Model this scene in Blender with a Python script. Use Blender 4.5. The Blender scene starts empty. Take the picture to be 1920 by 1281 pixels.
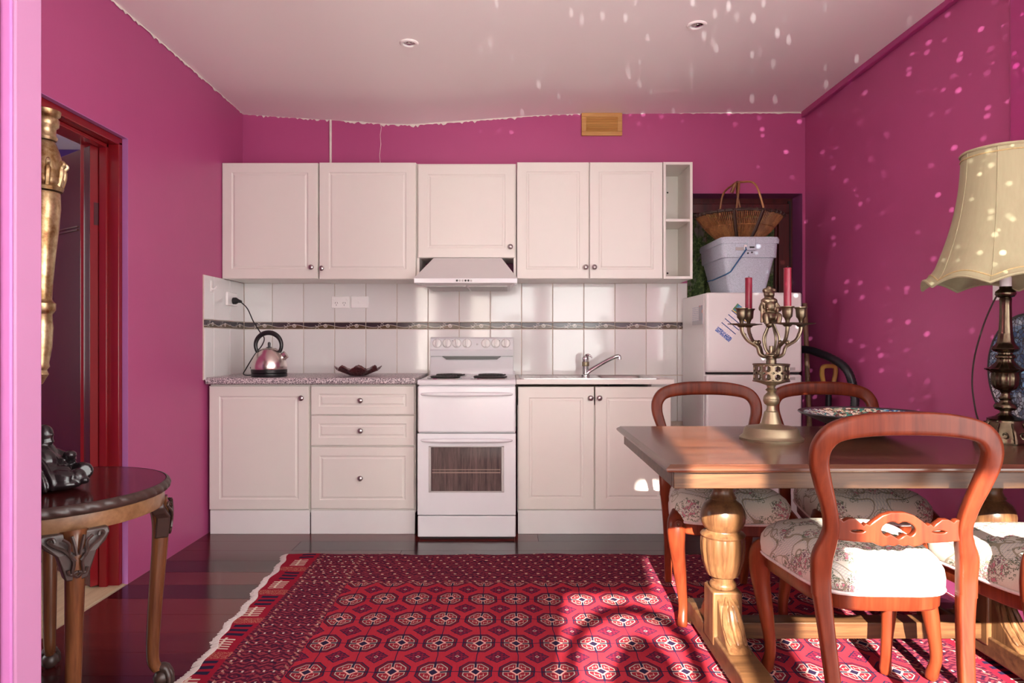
import bpy, bmesh, math, random
from mathutils import Vector, Matrix
random.seed(7)
PI = math.pi
S = bpy.context.scene
C = S.collection

# ------------------------------------------------------------------ camera, sky, sun, exposure
cam_d = bpy.data.cameras.new('camera'); cam = bpy.data.objects.new('camera', cam_d); C.objects.link(cam)
cam_d.sensor_width = 36.0; cam_d.lens = 24.0; cam_d.shift_x = 5 / 1920; cam_d.clip_start = 0.05
cam.location = (0, 0, 1.10); cam.rotation_euler = (PI / 2, 0, 0)
S.camera = cam

w = bpy.data.worlds.new('sky'); S.world = w; w.use_nodes = True
bg = w.node_tree.nodes['Background']
bg.inputs['Color'].default_value = (0.98, 0.985, 0.95, 1); bg.inputs['Strength'].default_value = 6.6

sun_d = bpy.data.lights.new('sun', 'SUN'); sun = bpy.data.objects.new('sun', sun_d); C.objects.link(sun)
sun_d.energy = 32.0; sun_d.angle = math.radians(0.7); sun_d.color = (1.0, 0.90, 0.78)
sun.location = (-1, -6, 5)
sun.rotation_euler = Vector((0.12, 1.0, -0.44)).to_track_quat('-Z', 'Y').to_euler()

S.view_settings.view_transform = 'Standard'; S.view_settings.look = 'None'
S.view_settings.gamma = 1.0; S.view_settings.use_curve_mapping = False
S.view_settings.exposure = 0.56
S.cycles.use_denoising = True
S.cycles.max_bounces = 10; S.cycles.diffuse_bounces = 6; S.cycles.glossy_bounces = 4
S.cycles.transmission_bounces = 6; S.cycles.sample_clamp_indirect = 8.0
S.cycles.caustics_reflective = False; S.cycles.caustics_refractive = False

# ------------------------------------------------------------------ shader expressions
class E:
    """a socket (or number) that can be used in arithmetic; every operation adds a Math node"""
    def __init__(s, T, sock): s.T, s.s = T, sock
    def _op(s, op, *o, clamp=False):
        n = s.T.nodes.new('ShaderNodeMath'); n.operation = op; n.use_clamp = clamp
        for i, a in enumerate((s,) + o):
            if isinstance(a, E): s.T.links.new(a.s, n.inputs[i])
            else: n.inputs[i].default_value = a
        return E(s.T, n.outputs[0])
    def __add__(s, o): return s._op('ADD', o)
    __radd__ = __add__
    def __mul__(s, o): return s._op('MULTIPLY', o)
    __rmul__ = __mul__
    def __sub__(s, o): return s._op('SUBTRACT', o)
    def __rsub__(s, o): return (s * -1.0) + o
    def __truediv__(s, o): return s._op('DIVIDE', o)
    def __neg__(s): return s * -1.0
    def abs(s): return s._op('ABSOLUTE')
    def fr(s): return s._op('FRACT')
    def fl(s): return s._op('FLOOR')
    def sin(s): return s._op('SINE')
    def sq(s): return s._op('SQRT')
    def mn(s, o): return s._op('MINIMUM', o)
    def mx(s, o): return s._op('MAXIMUM', o)
    def lt(s, o): return s._op('LESS_THAN', o)
    def gt(s, o): return s._op('GREATER_THAN', o)
    def near(s, c, wd): return (s - c).abs().lt(wd)
    def within(s, a, b): return s.gt(a) * s.lt(b)
    def inv(s): return 1.0 - s
    def OR(s, o): return s.mx(o)

class Mat:
    def __init__(s, name, rough=0.5, metal=0.0, spec=0.5, coat=0.0):
        s.m = bpy.data.materials.new(name); s.m.use_nodes = True
        s.T = s.m.node_tree; s.b = s.T.nodes['Principled BSDF']
        s.b.inputs['Roughness'].default_value = rough; s.b.inputs['Metallic'].default_value = metal
        s.b.inputs['Specular IOR Level'].default_value = spec; s.b.inputs['Coat Weight'].default_value = coat
        s.b.inputs['Coat Roughness'].default_value = 0.08
        s._tc = None
    def tc(s, out='Object'):
        if s._tc is None: s._tc = s.T.nodes.new('ShaderNodeTexCoord')
        return s._tc.outputs[out]
    def xyz(s, out='Object', sock=None):
        n = s.T.nodes.new('ShaderNodeSeparateXYZ'); s.T.links.new(sock or s.tc(out), n.inputs[0])
        return [E(s.T, o) for o in n.outputs]
    def vec(s, x, y, z):
        n = s.T.nodes.new('ShaderNodeCombineXYZ')
        for i, a in enumerate((x, y, z)):
            if isinstance(a, E): s.T.links.new(a.s, n.inputs[i])
            else: n.inputs[i].default_value = a
        return n.outputs[0]
    def scaled(s, sc, out='Object'):
        n = s.T.nodes.new('ShaderNodeVectorMath'); n.operation = 'MULTIPLY'
        s.T.links.new(s.tc(out), n.inputs[0]); n.inputs[1].default_value = sc
        return n.outputs[0]
    def noise(s, scale=5, detail=3, rough=0.5, vec=None, dist=0.0):
        n = s.T.nodes.new('ShaderNodeTexNoise')
        n.inputs['Scale'].default_value = scale; n.inputs['Detail'].default_value = detail
        n.inputs['Roughness'].default_value = rough; n.inputs['Distortion'].default_value = dist
        s.T.links.new(vec or s.tc(), n.inputs['Vector'])
        return E(s.T, n.outputs[0])
    def vor(s, scale=5, vec=None, feat='F1', out='Distance'):
        n = s.T.nodes.new('ShaderNodeTexVoronoi'); n.feature = feat
        n.inputs['Scale'].default_value = scale; s.T.links.new(vec or s.tc(), n.inputs['Vector'])
        return n.outputs[out] if out == 'Color' else E(s.T, n.outputs[out])
    def rnd(s):
        n = s.T.nodes.new('ShaderNodeObjectInfo'); return E(s.T, n.outputs['Random'])
    def mix(s, f, a, b):
        n = s.T.nodes.new('ShaderNodeMix'); n.data_type = 'RGBA'
        if isinstance(f, E): s.T.links.new(f.s, n.inputs[0])
        else: n.inputs[0].default_value = f
        for i, c in ((6, a), (7, b)):
            if isinstance(c, (tuple, list)): n.inputs[i].default_value = (*c[:3], 1)
            else: s.T.links.new(c, n.inputs[i])
        return n.outputs[2]
    def ramp(s, f, stops):
        n = s.T.nodes.new('ShaderNodeValToRGB'); cr = n.color_ramp
        while len(cr.elements) < len(stops): cr.elements.new(0.5)
        for e, (p, c) in zip(cr.elements, stops): e.position = p; e.color = (*c, 1)
        s.T.links.new(f.s, n.inputs[0]); return n.outputs[0]
    def col(s, c):
        if isinstance(c, (tuple, list)): s.b.inputs['Base Color'].default_value = (*c[:3], 1)
        else: s.T.links.new(c, s.b.inputs['Base Color'])
        return s
    def setr(s, e):
        s.T.links.new(e.s, s.b.inputs['Roughness']); return s
    def bump(s, h, strength=0.3, dist=0.002):
        n = s.T.nodes.new('ShaderNodeBump'); n.inputs['Strength'].default_value = strength
        n.inputs['Distance'].default_value = dist
        s.T.links.new(h.s, n.inputs['Height']); s.T.links.new(n.outputs[0], s.b.inputs['Normal'])
        return s

def plain(name, c, rough=0.5, metal=0.0, var=0.06, scale=18, spec=0.5, coat=0.0, bump=0.0):
    m = Mat(name, rough, metal, spec, coat)
    n = m.noise(scale, 3)
    m.col(m.mix(n, tuple(x * (1 - var) for x in c), tuple(min(1, x * (1 + var)) for x in c)))
    if bump: m.bump(n, bump)
    return m.m

def wood(name, dark, light, rough=0.35, axis=0, coat=0.0, per=0.0, scale=1.0, bump=0.05, spec=0.5):
    m = Mat(name, rough, 0, spec, coat)
    sc = [28 * scale] * 3; sc[axis] = 2.2 * scale
    n = m.noise(1.0, 5, 0.62, m.scaled(sc), 0.6)
    sc2 = [150 * scale] * 3; sc2[axis] = 7 * scale
    n2 = m.noise(1.0, 2, 0.5, m.scaled(sc2))
    f = (n - 0.5) * 1.7 + 0.5 + (n2 - 0.5) * 0.5
    if per: f = f + (m.rnd() - 0.5) * per
    m.col(m.ramp(f, [(0.15, dark), (0.85, light)]))
    if bump: m.bump(n2, bump)
    return m.m

M = {}
def walls(name, c):
    m = Mat(name, 0.42, 0, 0.35)
    n = m.noise(1.4, 4, 0.6); n2 = m.noise(60, 3)
    m.col(m.mix(n, tuple(x * 0.9 for x in c), tuple(x * 1.08 for x in c)))
    m.bump(n2, 0.12, 0.002); return m.m
M['wall'] = walls('magenta_wall_paint', (0.415, 0.073, 0.205))
M['lilac'] = walls('lilac_wall_paint', (0.42, 0.15, 0.38))
M['palepink'] = walls('pale_pink_wall_paint', (0.42, 0.185, 0.335))
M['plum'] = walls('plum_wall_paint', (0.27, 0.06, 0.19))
M['trimpink'] = plain('pink_gloss_paint', (0.36, 0.035, 0.17), 0.3)
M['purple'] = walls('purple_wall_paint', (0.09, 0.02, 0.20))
M['ceil'] = plain('ceiling_paint', (0.93, 0.89, 0.86), 0.7, var=0.02, scale=2, bump=0.05)
M['plaster'] = plain('chipped_plaster', (0.72, 0.66, 0.6), 0.8, var=0.2, scale=40)
M['red'] = plain('dark_red_gloss_paint', (0.20, 0.006, 0.010), 0.22, var=0.15, scale=9)
M['door'] = plain('maroon_gloss_paint', (0.055, 0.006, 0.010), 0.25, var=0.3, scale=5)
M['mahog'] = wood('dark_mahogany', (0.03, 0.004, 0.004), (0.10, 0.010, 0.008), 0.3, 2)
M['white'] = plain('white_melamine', (0.73, 0.705, 0.65), 0.34, var=0.015)
M['plinth'] = plain('white_kickboard', (0.76, 0.755, 0.74), 0.35, var=0.02)
M['enamel'] = plain('white_enamel', (0.72, 0.725, 0.745), 0.16, var=0.015)
M['fridge'] = plain('fridge_white', (0.70, 0.69, 0.675), 0.28, var=0.015)
M['plastic'] = plain('white_plastic', (0.86, 0.85, 0.83), 0.3, var=0.02)
M['hood'] = plain('pale_grey_enamel', (0.60, 0.58, 0.57), 0.3, var=0.02)
M['rack'] = plain('oven_rack', (0.30, 0.22, 0.18), 0.4, 0.5)
M['grille'] = plain('hood_filter_grey', (0.42, 0.40, 0.39), 0.45, 0.3)
M['black'] = plain('black_plastic', (0.012, 0.012, 0.013), 0.3)
M['gap'] = plain('dark_gap', (0.015, 0.012, 0.012), 0.8)
M['rubber'] = plain('black_rubber_hose', (0.008, 0.010, 0.012), 0.4)
M['coil'] = plain('burner_coil', (0.03, 0.028, 0.027), 0.5, 0.4)
M['chrome'] = plain('chrome', (0.62, 0.62, 0.63), 0.12, 1.0)
M['steel'] = plain('brushed_steel', (0.60, 0.59, 0.58), 0.25, 1.0, scale=60)
M['ksteel'] = Mat('kettle_steel', 0.24, 1.0).col((0.74, 0.66, 0.62)).m
M['pewter'] = plain('pewter_knob', (0.42, 0.38, 0.38), 0.28, 1.0)
M['brass'] = plain('aged_brass', (0.175, 0.135, 0.090), 0.38, 1.0, var=0.3, scale=50)
M['brassdull'] = plain('dull_brass', (0.31, 0.255, 0.165), 0.46, 0.9, var=0.2, scale=30)
M['bronze'] = plain('dark_bronze', (0.11, 0.085, 0.055), 0.26, 1.0, var=0.4, scale=40)
def gilt():
    m = Mat('worn_gilding', 0.34, 0.85)
    n = m.noise(14, 5, 0.65)
    m.col(m.ramp(n, [(0.28, (0.10, 0.015, 0.008)), (0.40, (0.26, 0.15, 0.06)), (0.6, (0.56, 0.43, 0.25)), (0.9, (0.70, 0.60, 0.42))])); return m.m
M['gilt'] = gilt()
M['candle'] = plain('burgundy_wax', (0.20, 0.010, 0.028), 0.35, var=0.12, spec=0.5)
M['statue'] = plain('black_lacquered_wood', (0.012, 0.008, 0.009), 0.24, var=0.3)
M['oldwood'] = wood('polished_walnut_top', (0.035, 0.006, 0.006), (0.07, 0.012, 0.010), 0.14, 0)
M['carved'] = plain('dark_carved_wood', (0.035, 0.018, 0.014), 0.42, var=0.4, scale=30)
M['apron'] = wood('pale_apron_walnut', (0.12, 0.055, 0.022), (0.24, 0.125, 0.06), 0.3, 0, scale=0.7)
M['leg'] = wood('walnut_leg', (0.05, 0.014, 0.007), (0.16, 0.06, 0.022), 0.26, 2)
M['chair'] = wood('red_mahogany_chair', (0.070, 0.010, 0.004), (0.150, 0.028, 0.010), 0.30, 2, spec=0.20, scale=0.8, bump=0.01)
M['oaktop'] = wood('dark_oak_top', (0.040, 0.014, 0.008), (0.125, 0.046, 0.022), 0.24, 0, coat=0.15, bump=0.12)
M['oak'] = wood('brown_oak', (0.034, 0.014, 0.006), (0.110, 0.050, 0.020), 0.36, 0, spec=0.35)
M['oakleg'] = wood('golden_oak', (0.045, 0.018, 0.008), (0.145, 0.070, 0.029), 0.3, 2, spec=0.35)
M['pine'] = wood('varnished_pine', (0.42, 0.20, 0.05), (0.62, 0.36, 0.12), 0.4, 0)
M['stick'] = wood('broom_handle_wood', (0.16, 0.09, 0.045), (0.26, 0.16, 0.085), 0.5, 2)
M['floorb'] = wood('jarrah_floor_board', (0.022, 0.004, 0.005), (0.095, 0.014, 0.012), 0.17, 0, per=1.5, scale=0.6, bump=0.02)
M['palefloor'] = wood('pale_timber_floor', (0.33, 0.22, 0.13), (0.46, 0.33, 0.21), 0.4, 1)
M['yellow'] = plain('ochre_plastic', (0.44, 0.26, 0.06), 0.4)
M['green'] = plain('green_plastic', (0.01, 0.08, 0.03), 0.4)
M['cane'] = wood('cane', (0.16, 0.06, 0.017), (0.42, 0.20, 0.07), 0.5, 2, per=0.5)
M['darkcane'] = plain('dark_cane', (0.035, 0.016, 0.010), 0.5)
M['bluewire'] = plain('blue_coated_wire', (0.012, 0.10, 0.23), 0.4)
M['fringe'] = plain('cotton_fringe', (0.52, 0.44, 0.42), 0.9, var=0.25, scale=80)
M['cord'] = plain('brown_flex', (0.05, 0.035, 0.03), 0.5)
def shade():
    m = Mat('cream_silk_shade', 0.8)
    n = m.noise(1, 4, 0.6, m.scaled((90, 90, 6)))
    m.col(m.mix(n, (0.31, 0.29, 0.165), (0.39, 0.37, 0.22)))
    m.b.inputs['Transmission Weight'].default_value = 0.0
    return m.m
M['shade'] = shade()
M['shadetrim'] = plain('gold_braid', (0.46, 0.36, 0.16), 0.6, var=0.3, scale=120)
def speck(name, a, b, c, sc=320, rough=0.35):
    m = Mat(name, rough)
    n = m.noise(sc, 2, 0.6); v = m.vor(sc * 0.8)
    m.col(m.ramp(n * 0.7 + v * 0.4, [(0.38, a), (0.52, b), (0.68, c)])); return m.m
M['worktop'] = speck('speckled_laminate', (0.055, 0.04, 0.055), (0.30, 0.25, 0.27), (0.74, 0.68, 0.68), 190)
M['cooler'] = speck('speckled_grey_plastic', (0.24, 0.27, 0.33), (0.47, 0.53, 0.61), (0.56, 0.62, 0.70), 420, 0.5)
def redglass():
    m = Mat('ruby_glass', 0.08)
    m.col((0.16, 0.025, 0.03)); m.b.inputs['Transmission Weight'].default_value = 0.55
    m.b.inputs['IOR'].default_value = 1.45
    return m.m
M['redglass'] = redglass()
def oven():
    m = Mat('oven_glass', 0.10)
    n = m.noise(1, 4, 0.7, m.scaled((90, 90, 5)))
    m.col(m.ramp(n, [(0.3, (0.05, 0.04, 0.04)), (0.75, (0.17, 0.125, 0.115))])); return m.m
M['oven'] = oven()
M['mirror'] = plain('mirror_glass', (0.8, 0.8, 0.8), 0.03, 1.0)
M['clear'] = Mat('window_glass', 0.02).m

def tile():
    m = Mat('white_glazed_tile', 0.07, 0, 0.5)
    n = m.noise(6, 3)
    r = m.rnd()
    m.col(m.mix(n * 0.6 + r * 0.4, (0.70, 0.69, 0.675), (0.77, 0.765, 0.75)))
    m.bump(m.noise(7, 1), 0.012, 0.004); return m.m
M['tile'] = tile()
M['grout'] = plain('cream_grout', (0.62, 0.52, 0.44), 0.85, var=0.15, scale=50)
def border_tile():
    m = Mat('vine_border_tile', 0.16)
    x, y, z = m.xyz()                       # tile local: x -.099...099, z -.02...02
    wv = (x * 31.0).sin() * 0.008 - 0.003
    base = m.mix(z.gt(wv), (0.135, 0.085, 0.045), (0.055, 0.035, 0.045))
    base = m.mix(m.noise(90, 3), base, m.mix(0.55, base, (0.02, 0.015, 0.015)))
    vine = (z - wv).abs().lt(0.0014)
    rx = (x - 0.042); rz = z + 0.001
    rr = (rx * rx + rz * rz * 1.3).sq() + m.noise(160, 2) * 0.004
    rose = rr.near(0.0125, 0.0021).OR(rr.near(0.006, 0.0012))
    lx = x + 0.012; leaf = ((lx * lx).sq() * 1.0 - (z + 0.008).abs() * 1.2).abs().lt(0.0018) * (lx.abs()).lt(0.016) * (z + 0.008).abs().lt(0.011)
    l2 = x - 0.006; leaf2 = ((l2 + (z - 0.012) * 1.2).abs().lt(0.0016)).OR((l2 - (z - 0.013) * 1.5).abs().lt(0.0016)) * l2.abs().lt(0.014) * z.gt(0.004)
    f = vine.OR(rose).OR(leaf).OR(leaf2)
    m.col(m.mix(f, base, (0.60, 0.54, 0.50)))
    m.bump(f, 0.5, 0.001)
    return m.m
M['border'] = border_tile()

def curtain():
    m = Mat('leaf_print_curtain', 0.9)
    x, y, z = m.xyz()
    n = m.noise(9, 3, 0.6); v = m.noise(55, 4, 0.7)
    leaf = m.ramp(v, [(0.35, (0.025, 0.045, 0.018)), (0.5, (0.07, 0.12, 0.035)), (0.68, (0.24, 0.30, 0.12))])
    grey = m.mix(m.noise(20, 3), (0.12, 0.10, 0.085), (0.28, 0.25, 0.22))
    m.col(m.mix((n - 0.56) * 14.0, leaf, grey)); return m.m
M['curtain'] = curtain()

def tapestry():
    m = Mat('floral_tapestry', 0.9, 0, 0.2)
    x, y, z = m.xyz()
    cream = m.mix(m.noise(300, 2), (0.46, 0.415, 0.35), (0.56, 0.515, 0.44))
    v2 = m.vec(x.abs(), y, z)
    zone = m.noise(6.5, 1, 0.4, v2)
    # lattice ground in patches
    a = ((x + y + z) * 85.0).fr(); b = ((x - y - z) * 85.0).fr()
    lat = a.lt(0.17).OR(b.lt(0.17)) * zone.within(0.475, 0.60)
    c1 = m.mix(lat * 0.75, cream, (0.25, 0.26, 0.29))
    # scrolls: rings around cell centres and contour lines
    d = m.vor(15, m.vec(x.abs() + m.noise(8, 2, 0.5, v2) * 0.06, y, z))
    scroll = d.near(0.34, 0.022).OR(d.near(0.20, 0.018)).OR(zone.near(0.50, 0.007)).OR(zone.near(0.605, 0.006))
    c2 = m.mix(scroll * 0.85, c1, (0.21, 0.18, 0.12))
    # sprays of leaves and roses
    spray = m.noise(10, 2, 0.5, v2)
    fine = m.noise(85, 3, 0.65, v2)
    c3 = m.mix(spray.gt(0.51) * fine.within(0.52, 0.59), c2, (0.09, 0.11, 0.075))
    c4 = m.mix(spray.gt(0.56) * fine.gt(0.58), c3, (0.42, 0.15, 0.19))
    c5 = m.mix(spray.gt(0.57) * fine.lt(0.42), c4, (0.16, 0.10, 0.12))
    m.col(c5); m.bump(m.noise(420, 2), 0.3, 0.001)
    return m.m
M['tapestry'] = tapestry()

def rug_mat(x0, x1, y0, y1):
    m = Mat('woven_wool_rug', 1.0, 0, 0.05)
    X, Y, Z = m.xyz()
    wob = m.noise(7, 2) - 0.5; wob2 = m.noise(6.3, 2, 0.5, m.vec(Y, X, 3.0)) - 0.5
    x = X + wob * 0.022; y = Y + wob2 * 0.03
    pxp, pyp = 0.139, 0.212
    u = (x + 0.737) / pxp; v = (y - 2.256) / pyp + 0.5
    a = (u.fr() - 0.5) * pxp; b = (v.fr() - 0.5) * pyp
    p = a.abs() / 0.056; q = b.abs() / 0.066
    pq = p + q
    oc = p.mx(q).mx(pq * 0.70)
    navy = (0.018, 0.012, 0.035); cream = (0.40, 0.28, 0.24); deep = (0.115, 0.008, 0.018)
    red = m.mix(m.noise(1, 3, 0.6, m.scaled((260, 16, 1))), (0.20, 0.007, 0.020), (0.33, 0.020, 0.036))
    red = m.mix(m.noise(2.5, 2), red, m.mix(0.35, red, (0.50, 0.05, 0.06)))
    c = m.mix(a.abs().lt(0.0017).OR(b.abs().lt(0.0024)), red, navy)
    # small star gul between
    a2 = ((u + 0.5).fr() - 0.5) * pxp; b2 = ((v + 0.5).fr() - 0.5) * pyp
    p2 = a2.abs() / 0.044; q2 = b2.abs() / 0.046
    s2 = p2 + q2
    star = s2.lt(0.98).OR(p2.mx(q2).lt(0.56))
    notch = ((p2 * 3.6).fr().lt(0.36)).OR((q2 * 3.6).fr().lt(0.36))
    purp = (0.055, 0.008, 0.030)
    c = m.mix(star, c, m.mix(notch * 0.85, purp, (0.17, 0.012, 0.03)))
    c = m.mix(star * s2.near(0.92, 0.07) , c, navy)
    c = m.mix(s2.lt(0.20), c, cream); c = m.mix(s2.lt(0.11), c, navy)
    # main octagon gul
    inside = oc.lt(1.06)
    g = m.mix(oc.lt(0.985), navy, deep)
    g = m.mix(oc.lt(0.84), g, navy)
    g = m.mix(oc.within(0.755, 0.815), g, cream)
    g = m.mix(oc.lt(0.735), g, m.mix(0.55, red, deep))
    hook = (p.near(0.24, 0.024) * q.within(0.36, 0.60)).OR(p.near(0.50, 0.024) * q.within(0.22, 0.46)).OR(q.near(0.42, 0.022) * p.within(0.24, 0.50))
    g = m.mix(hook, g, cream)
    g = m.mix((q.within(0.07, 0.115) * p.within(0.2, 0.79)).OR(p.within(0.07, 0.115) * q.within(0.2, 0.79)), g, cream)
    g = m.mix(p.lt(0.07).OR(q.lt(0.07)), g, navy)
    g = m.mix(pq.lt(0.44), g, (0.58, 0.30, 0.27)); g = m.mix(pq.lt(0.30), g, navy)
    c = m.mix(inside, c, g)
    # borders
    df = (y1 - y); dn = y - y0; dl = x - x0; dr = x1 - x
    dend = df.mn(dn); dside = dl.mn(dr)
    border = dend.lt(0.42).OR(dside.lt(0.36))
    t1 = ((x * 62.0).fr().lt(0.5)); t2 = ((y * 48.0).fr().lt(0.5))
    vv = m.vor(70, m.vec(x, y * 0.8, 0.0))
    zig = ((x * 19.0).fr() - 0.5).abs() * 1.6 + ((y * 9.0).fr() - 0.5).abs() * 5.0 + (wob + wob2) * 2.0
    fine = (zig.fr().lt(0.5)) * 0.45 + (vv.gt(0.42)) * 0.35 + m.noise(120, 2) * 0.3
    bc = m.ramp(fine, [(0.15, (0.022, 0.008, 0.024)), (0.50, (0.07, 0.008, 0.022)), (0.68, (0.17, 0.015, 0.034)), (0.98, (0.25, 0.035, 0.05))])
    bc = m.mix(m.noise(2.2, 2), bc, m.mix(0.45, bc, (0.06, 0.012, 0.03)))
    dash = ((x / 0.056 + (y / 0.05).fl() * 0.37).fr().lt(0.20)) * ((y / 0.05).fr().lt(0.22))
    dotl = ((y / 0.075).fr().lt(0.15)) * ((x / 0.034).fr().lt(0.2))
    bc = m.mix(dend.lt(0.42) * dash.OR(0.0), bc, (0.50, 0.35, 0.27))
    bc = m.mix(dside.lt(0.36) * dside.gt(0.13) * dotl, bc, (0.50, 0.38, 0.34))
    line = dside.near(0.345, 0.010).OR(dside.near(0.145, 0.008)).OR(dend.near(0.41, 0.008))
    bc = m.mix(line * ((x + y) * 30.0).fr().lt(0.35) * 0.7, bc, (0.34, 0.15, 0.12))
    # outer guard strip with comb motifs
    strip = dside.lt(0.12)
    k = (y / 0.30).fr() * 0.30
    comb = (k.within(0.02, 0.115)) * (((k * 52.0).fr().lt(0.42)) * dside.within(0.022, 0.09)).OR(dside.near(0.05, 0.005) * k.within(0.02, 0.115))
    sq = k.within(0.13, 0.24) * (((k * 26.0).fr().gt(0.45)) * dside.within(0.03, 0.10))
    rose = k.within(0.245, 0.30) * m.noise(150, 2).near(0.5, 0.03)
    sc = m.mix(sq, (0.24, 0.010, 0.026), navy); sc = m.mix(comb, sc, (0.56, 0.43, 0.36)); sc = m.mix(rose, sc, (0.42, 0.20, 0.13))
    bc = m.mix(strip, bc, sc)
    c = m.mix(border, c, bc)
    m.col(c)
    m.bump(m.noise(1, 2, 0.6, m.scaled((400, 300, 1))), 0.5, 0.002)
    return m.m

# ------------------------------------------------------------------ mesh helpers
class MB:
    def __init__(s): s.v = []; s.f = []
    def add(s, vs, fs):
        n = len(s.v); s.v += [tuple(a) for a in vs]; s.f += [tuple(i + n for i in f) for f in fs]; return n
    def box(s, x0, x1, y0, y1, z0, z1):
        s.add([(x0,y0,z0),(x1,y0,z0),(x1,y1,z0),(x0,y1,z0),(x0,y0,z1),(x1,y0,z1),(x1,y1,z1),(x0,y1,z1)],
              [(0,3,2,1),(4,5,6,7),(0,1,5,4),(1,2,6,5),(2,3,7,6),(3,0,4,7)]); return s
    def rings(s, rings, cap0=True, cap1=True, closed=True):
        n = len(rings[0]); vs = [p for r in rings for p in r]; fs = []
        for i in range(len(rings) - 1):
            for j in range(n if closed else n - 1):
                k = (j + 1) % n
                fs.append((i*n+j, i*n+k, (i+1)*n+k, (i+1)*n+j))
        if cap0: fs.append(tuple(range(n))[::-1])
        if cap1: fs.append(tuple(range((len(rings)-1)*n, len(rings)*n)))
        s.add(vs, fs); return s
    def lathe(s, prof, segs=32, c=(0,0,0), mod=None, cap=True, mat=None):
        rr = []
        for (r, z) in prof:
            ring = []
            for j in range(segs):
                a = 2*PI*j/segs; q = max(r, 1e-4) * (mod(a, z) if mod else 1)
                p = Vector((q*math.cos(a), q*math.sin(a), z))
                if mat: p = mat @ p
                ring.append((p[0]+c[0], p[1]+c[1], p[2]+c[2]))
            rr.append(ring)
        return s.rings(rr, cap, cap)
    def tube(s, pts, r, segs=8, cap=True, sq=None):
        P = [Vector(p) for p in pts]; n = len(P); rr = []
        R = r if isinstance(r, (list, tuple)) else [r]*n
        up = None
        for i in range(n):
            t = (P[min(i+1,n-1)] - P[max(i-1,0)]).normalized()
            if up is None:
                up = Vector((0,0,1)) if abs(t.z) < 0.9 else Vector((0,1,0))
            a = t.cross(up)
            if a.length < 1e-5: a = t.cross(Vector((1,0,0)))
            a.normalize(); b = a.cross(t).normalized(); up = b
            ring = []
            for j in range(segs):
                th = 2*PI*j/segs; ca, sa = math.cos(th), math.sin(th)
                if sq: ca = math.copysign(abs(ca)**sq, ca); sa = math.copysign(abs(sa)**sq, sa)
                ring.append(tuple(P[i] + a*ca*R[i] + b*sa*R[i]))
            rr.append(ring[::-1])
        return s.rings(rr, cap, cap)
    def prism(s, poly, y0, y1):
        n = len(poly)
        vs = [(x, y0, z) for x, z in poly] + [(x, y1, z) for x, z in poly]
        fs = [tuple(range(n)), tuple(range(2*n-1, n-1, -1))] + [(i, i+n, (i+1)%n+n, (i+1)%n) for i in range(n)]
        s.add(vs, fs); return s
    def sphere(s, c, r, seg=16, ring=10, mat=None):
        if not isinstance(r, (tuple, list)): r = (r, r, r)
        rr = []
        for i in range(ring+1):
            ph = -PI/2 + PI*i/ring; cr = max(math.cos(ph), 1e-3)
            ring_ = []
            for j in range(seg):
                p = Vector((r[0]*cr*math.cos(2*PI*j/seg), r[1]*cr*math.sin(2*PI*j/seg), r[2]*math.sin(ph)))
                if mat: p = mat @ p
                ring_.append((p[0]+c[0], p[1]+c[1], p[2]+c[2]))
            rr.append(ring_)
        return s.rings(rr)
    def xf(s, mat, start=0):
        s.v[start:] = [tuple(mat @ Vector(p)) for p in s.v[start:]]; return s

def mesh_of(mb, name, bevel=0, seg=2, smooth=40):
    me = bpy.data.meshes.new(name); me.from_pydata(mb.v, [], mb.f)
    bm = bmesh.new(); bm.from_mesh(me)
    bmesh.ops.recalc_face_normals(bm, faces=bm.faces)
    if bevel:
        ed = [e for e in bm.edges if len(e.link_faces) == 2 and e.calc_face_angle(0) > math.radians(35)]
        res = bmesh.ops.bevel(bm, geom=ed, offset=bevel, segments=seg, profile=0.5, affect='EDGES', clamp_overlap=True)
        if smooth and smooth <= 40:
            nf = set(res['faces'])
            for f in bm.faces: f.smooth = f in nf
            smooth = 0
    bm.to_mesh(me); bm.free()
    if smooth:
        me.polygons.foreach_set('use_smooth', [True]*len(me.polygons)); me.set_sharp_from_angle(angle=math.radians(smooth))
    return me
def wloc(o):
    p = Vector((0,0,0))
    while o: p += o.location; o = o.parent
    return p
def obj(name, mb, mat, parent=None, bevel=0, seg=2, smooth=40, world=True, loc=None, rot=None, label=None):
    """one mesh object; with world=True its vertices are in room metres and are moved under the parent's origin"""
    if isinstance(mb, MB):
        if parent is not None and world and loc is None:
            off = wloc(parent); mb.v = [(a-off.x, b-off.y, c-off.z) for a, b, c in mb.v]
        me = mesh_of(mb, name, bevel, seg, smooth)
    else: me = mb
    if not me.materials: me.materials.append(M[mat] if isinstance(mat, str) else mat)
    o = bpy.data.objects.new(name, me); C.objects.link(o); o.parent = parent
    if loc is not None: o.location = loc
    if rot is not None: o.rotation_euler = rot
    if label: o['label'] = label
    return o
def tag(o, label, cat, group=None):
    o['label'] = label; o['category'] = cat
    if group: o['group'] = group
    return o
def thing(name, label, cat, loc=(0,0,0), rz=0, group=None):
    o = bpy.data.objects.new(name, None); C.objects.link(o); o.empty_display_size = 0.1
    o.location = loc; o.rotation_euler = (0,0,rz); return tag(o, label, cat, group)
def struct(o, label=None):
    o['kind'] = 'structure'
    if label: o['label'] = label
    return o
def copy_tree(o, parent=None):
    c = o.copy(); C.objects.link(c); c.parent = parent
    for ch in list(o.children): copy_tree(ch, c)
    return c
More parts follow.
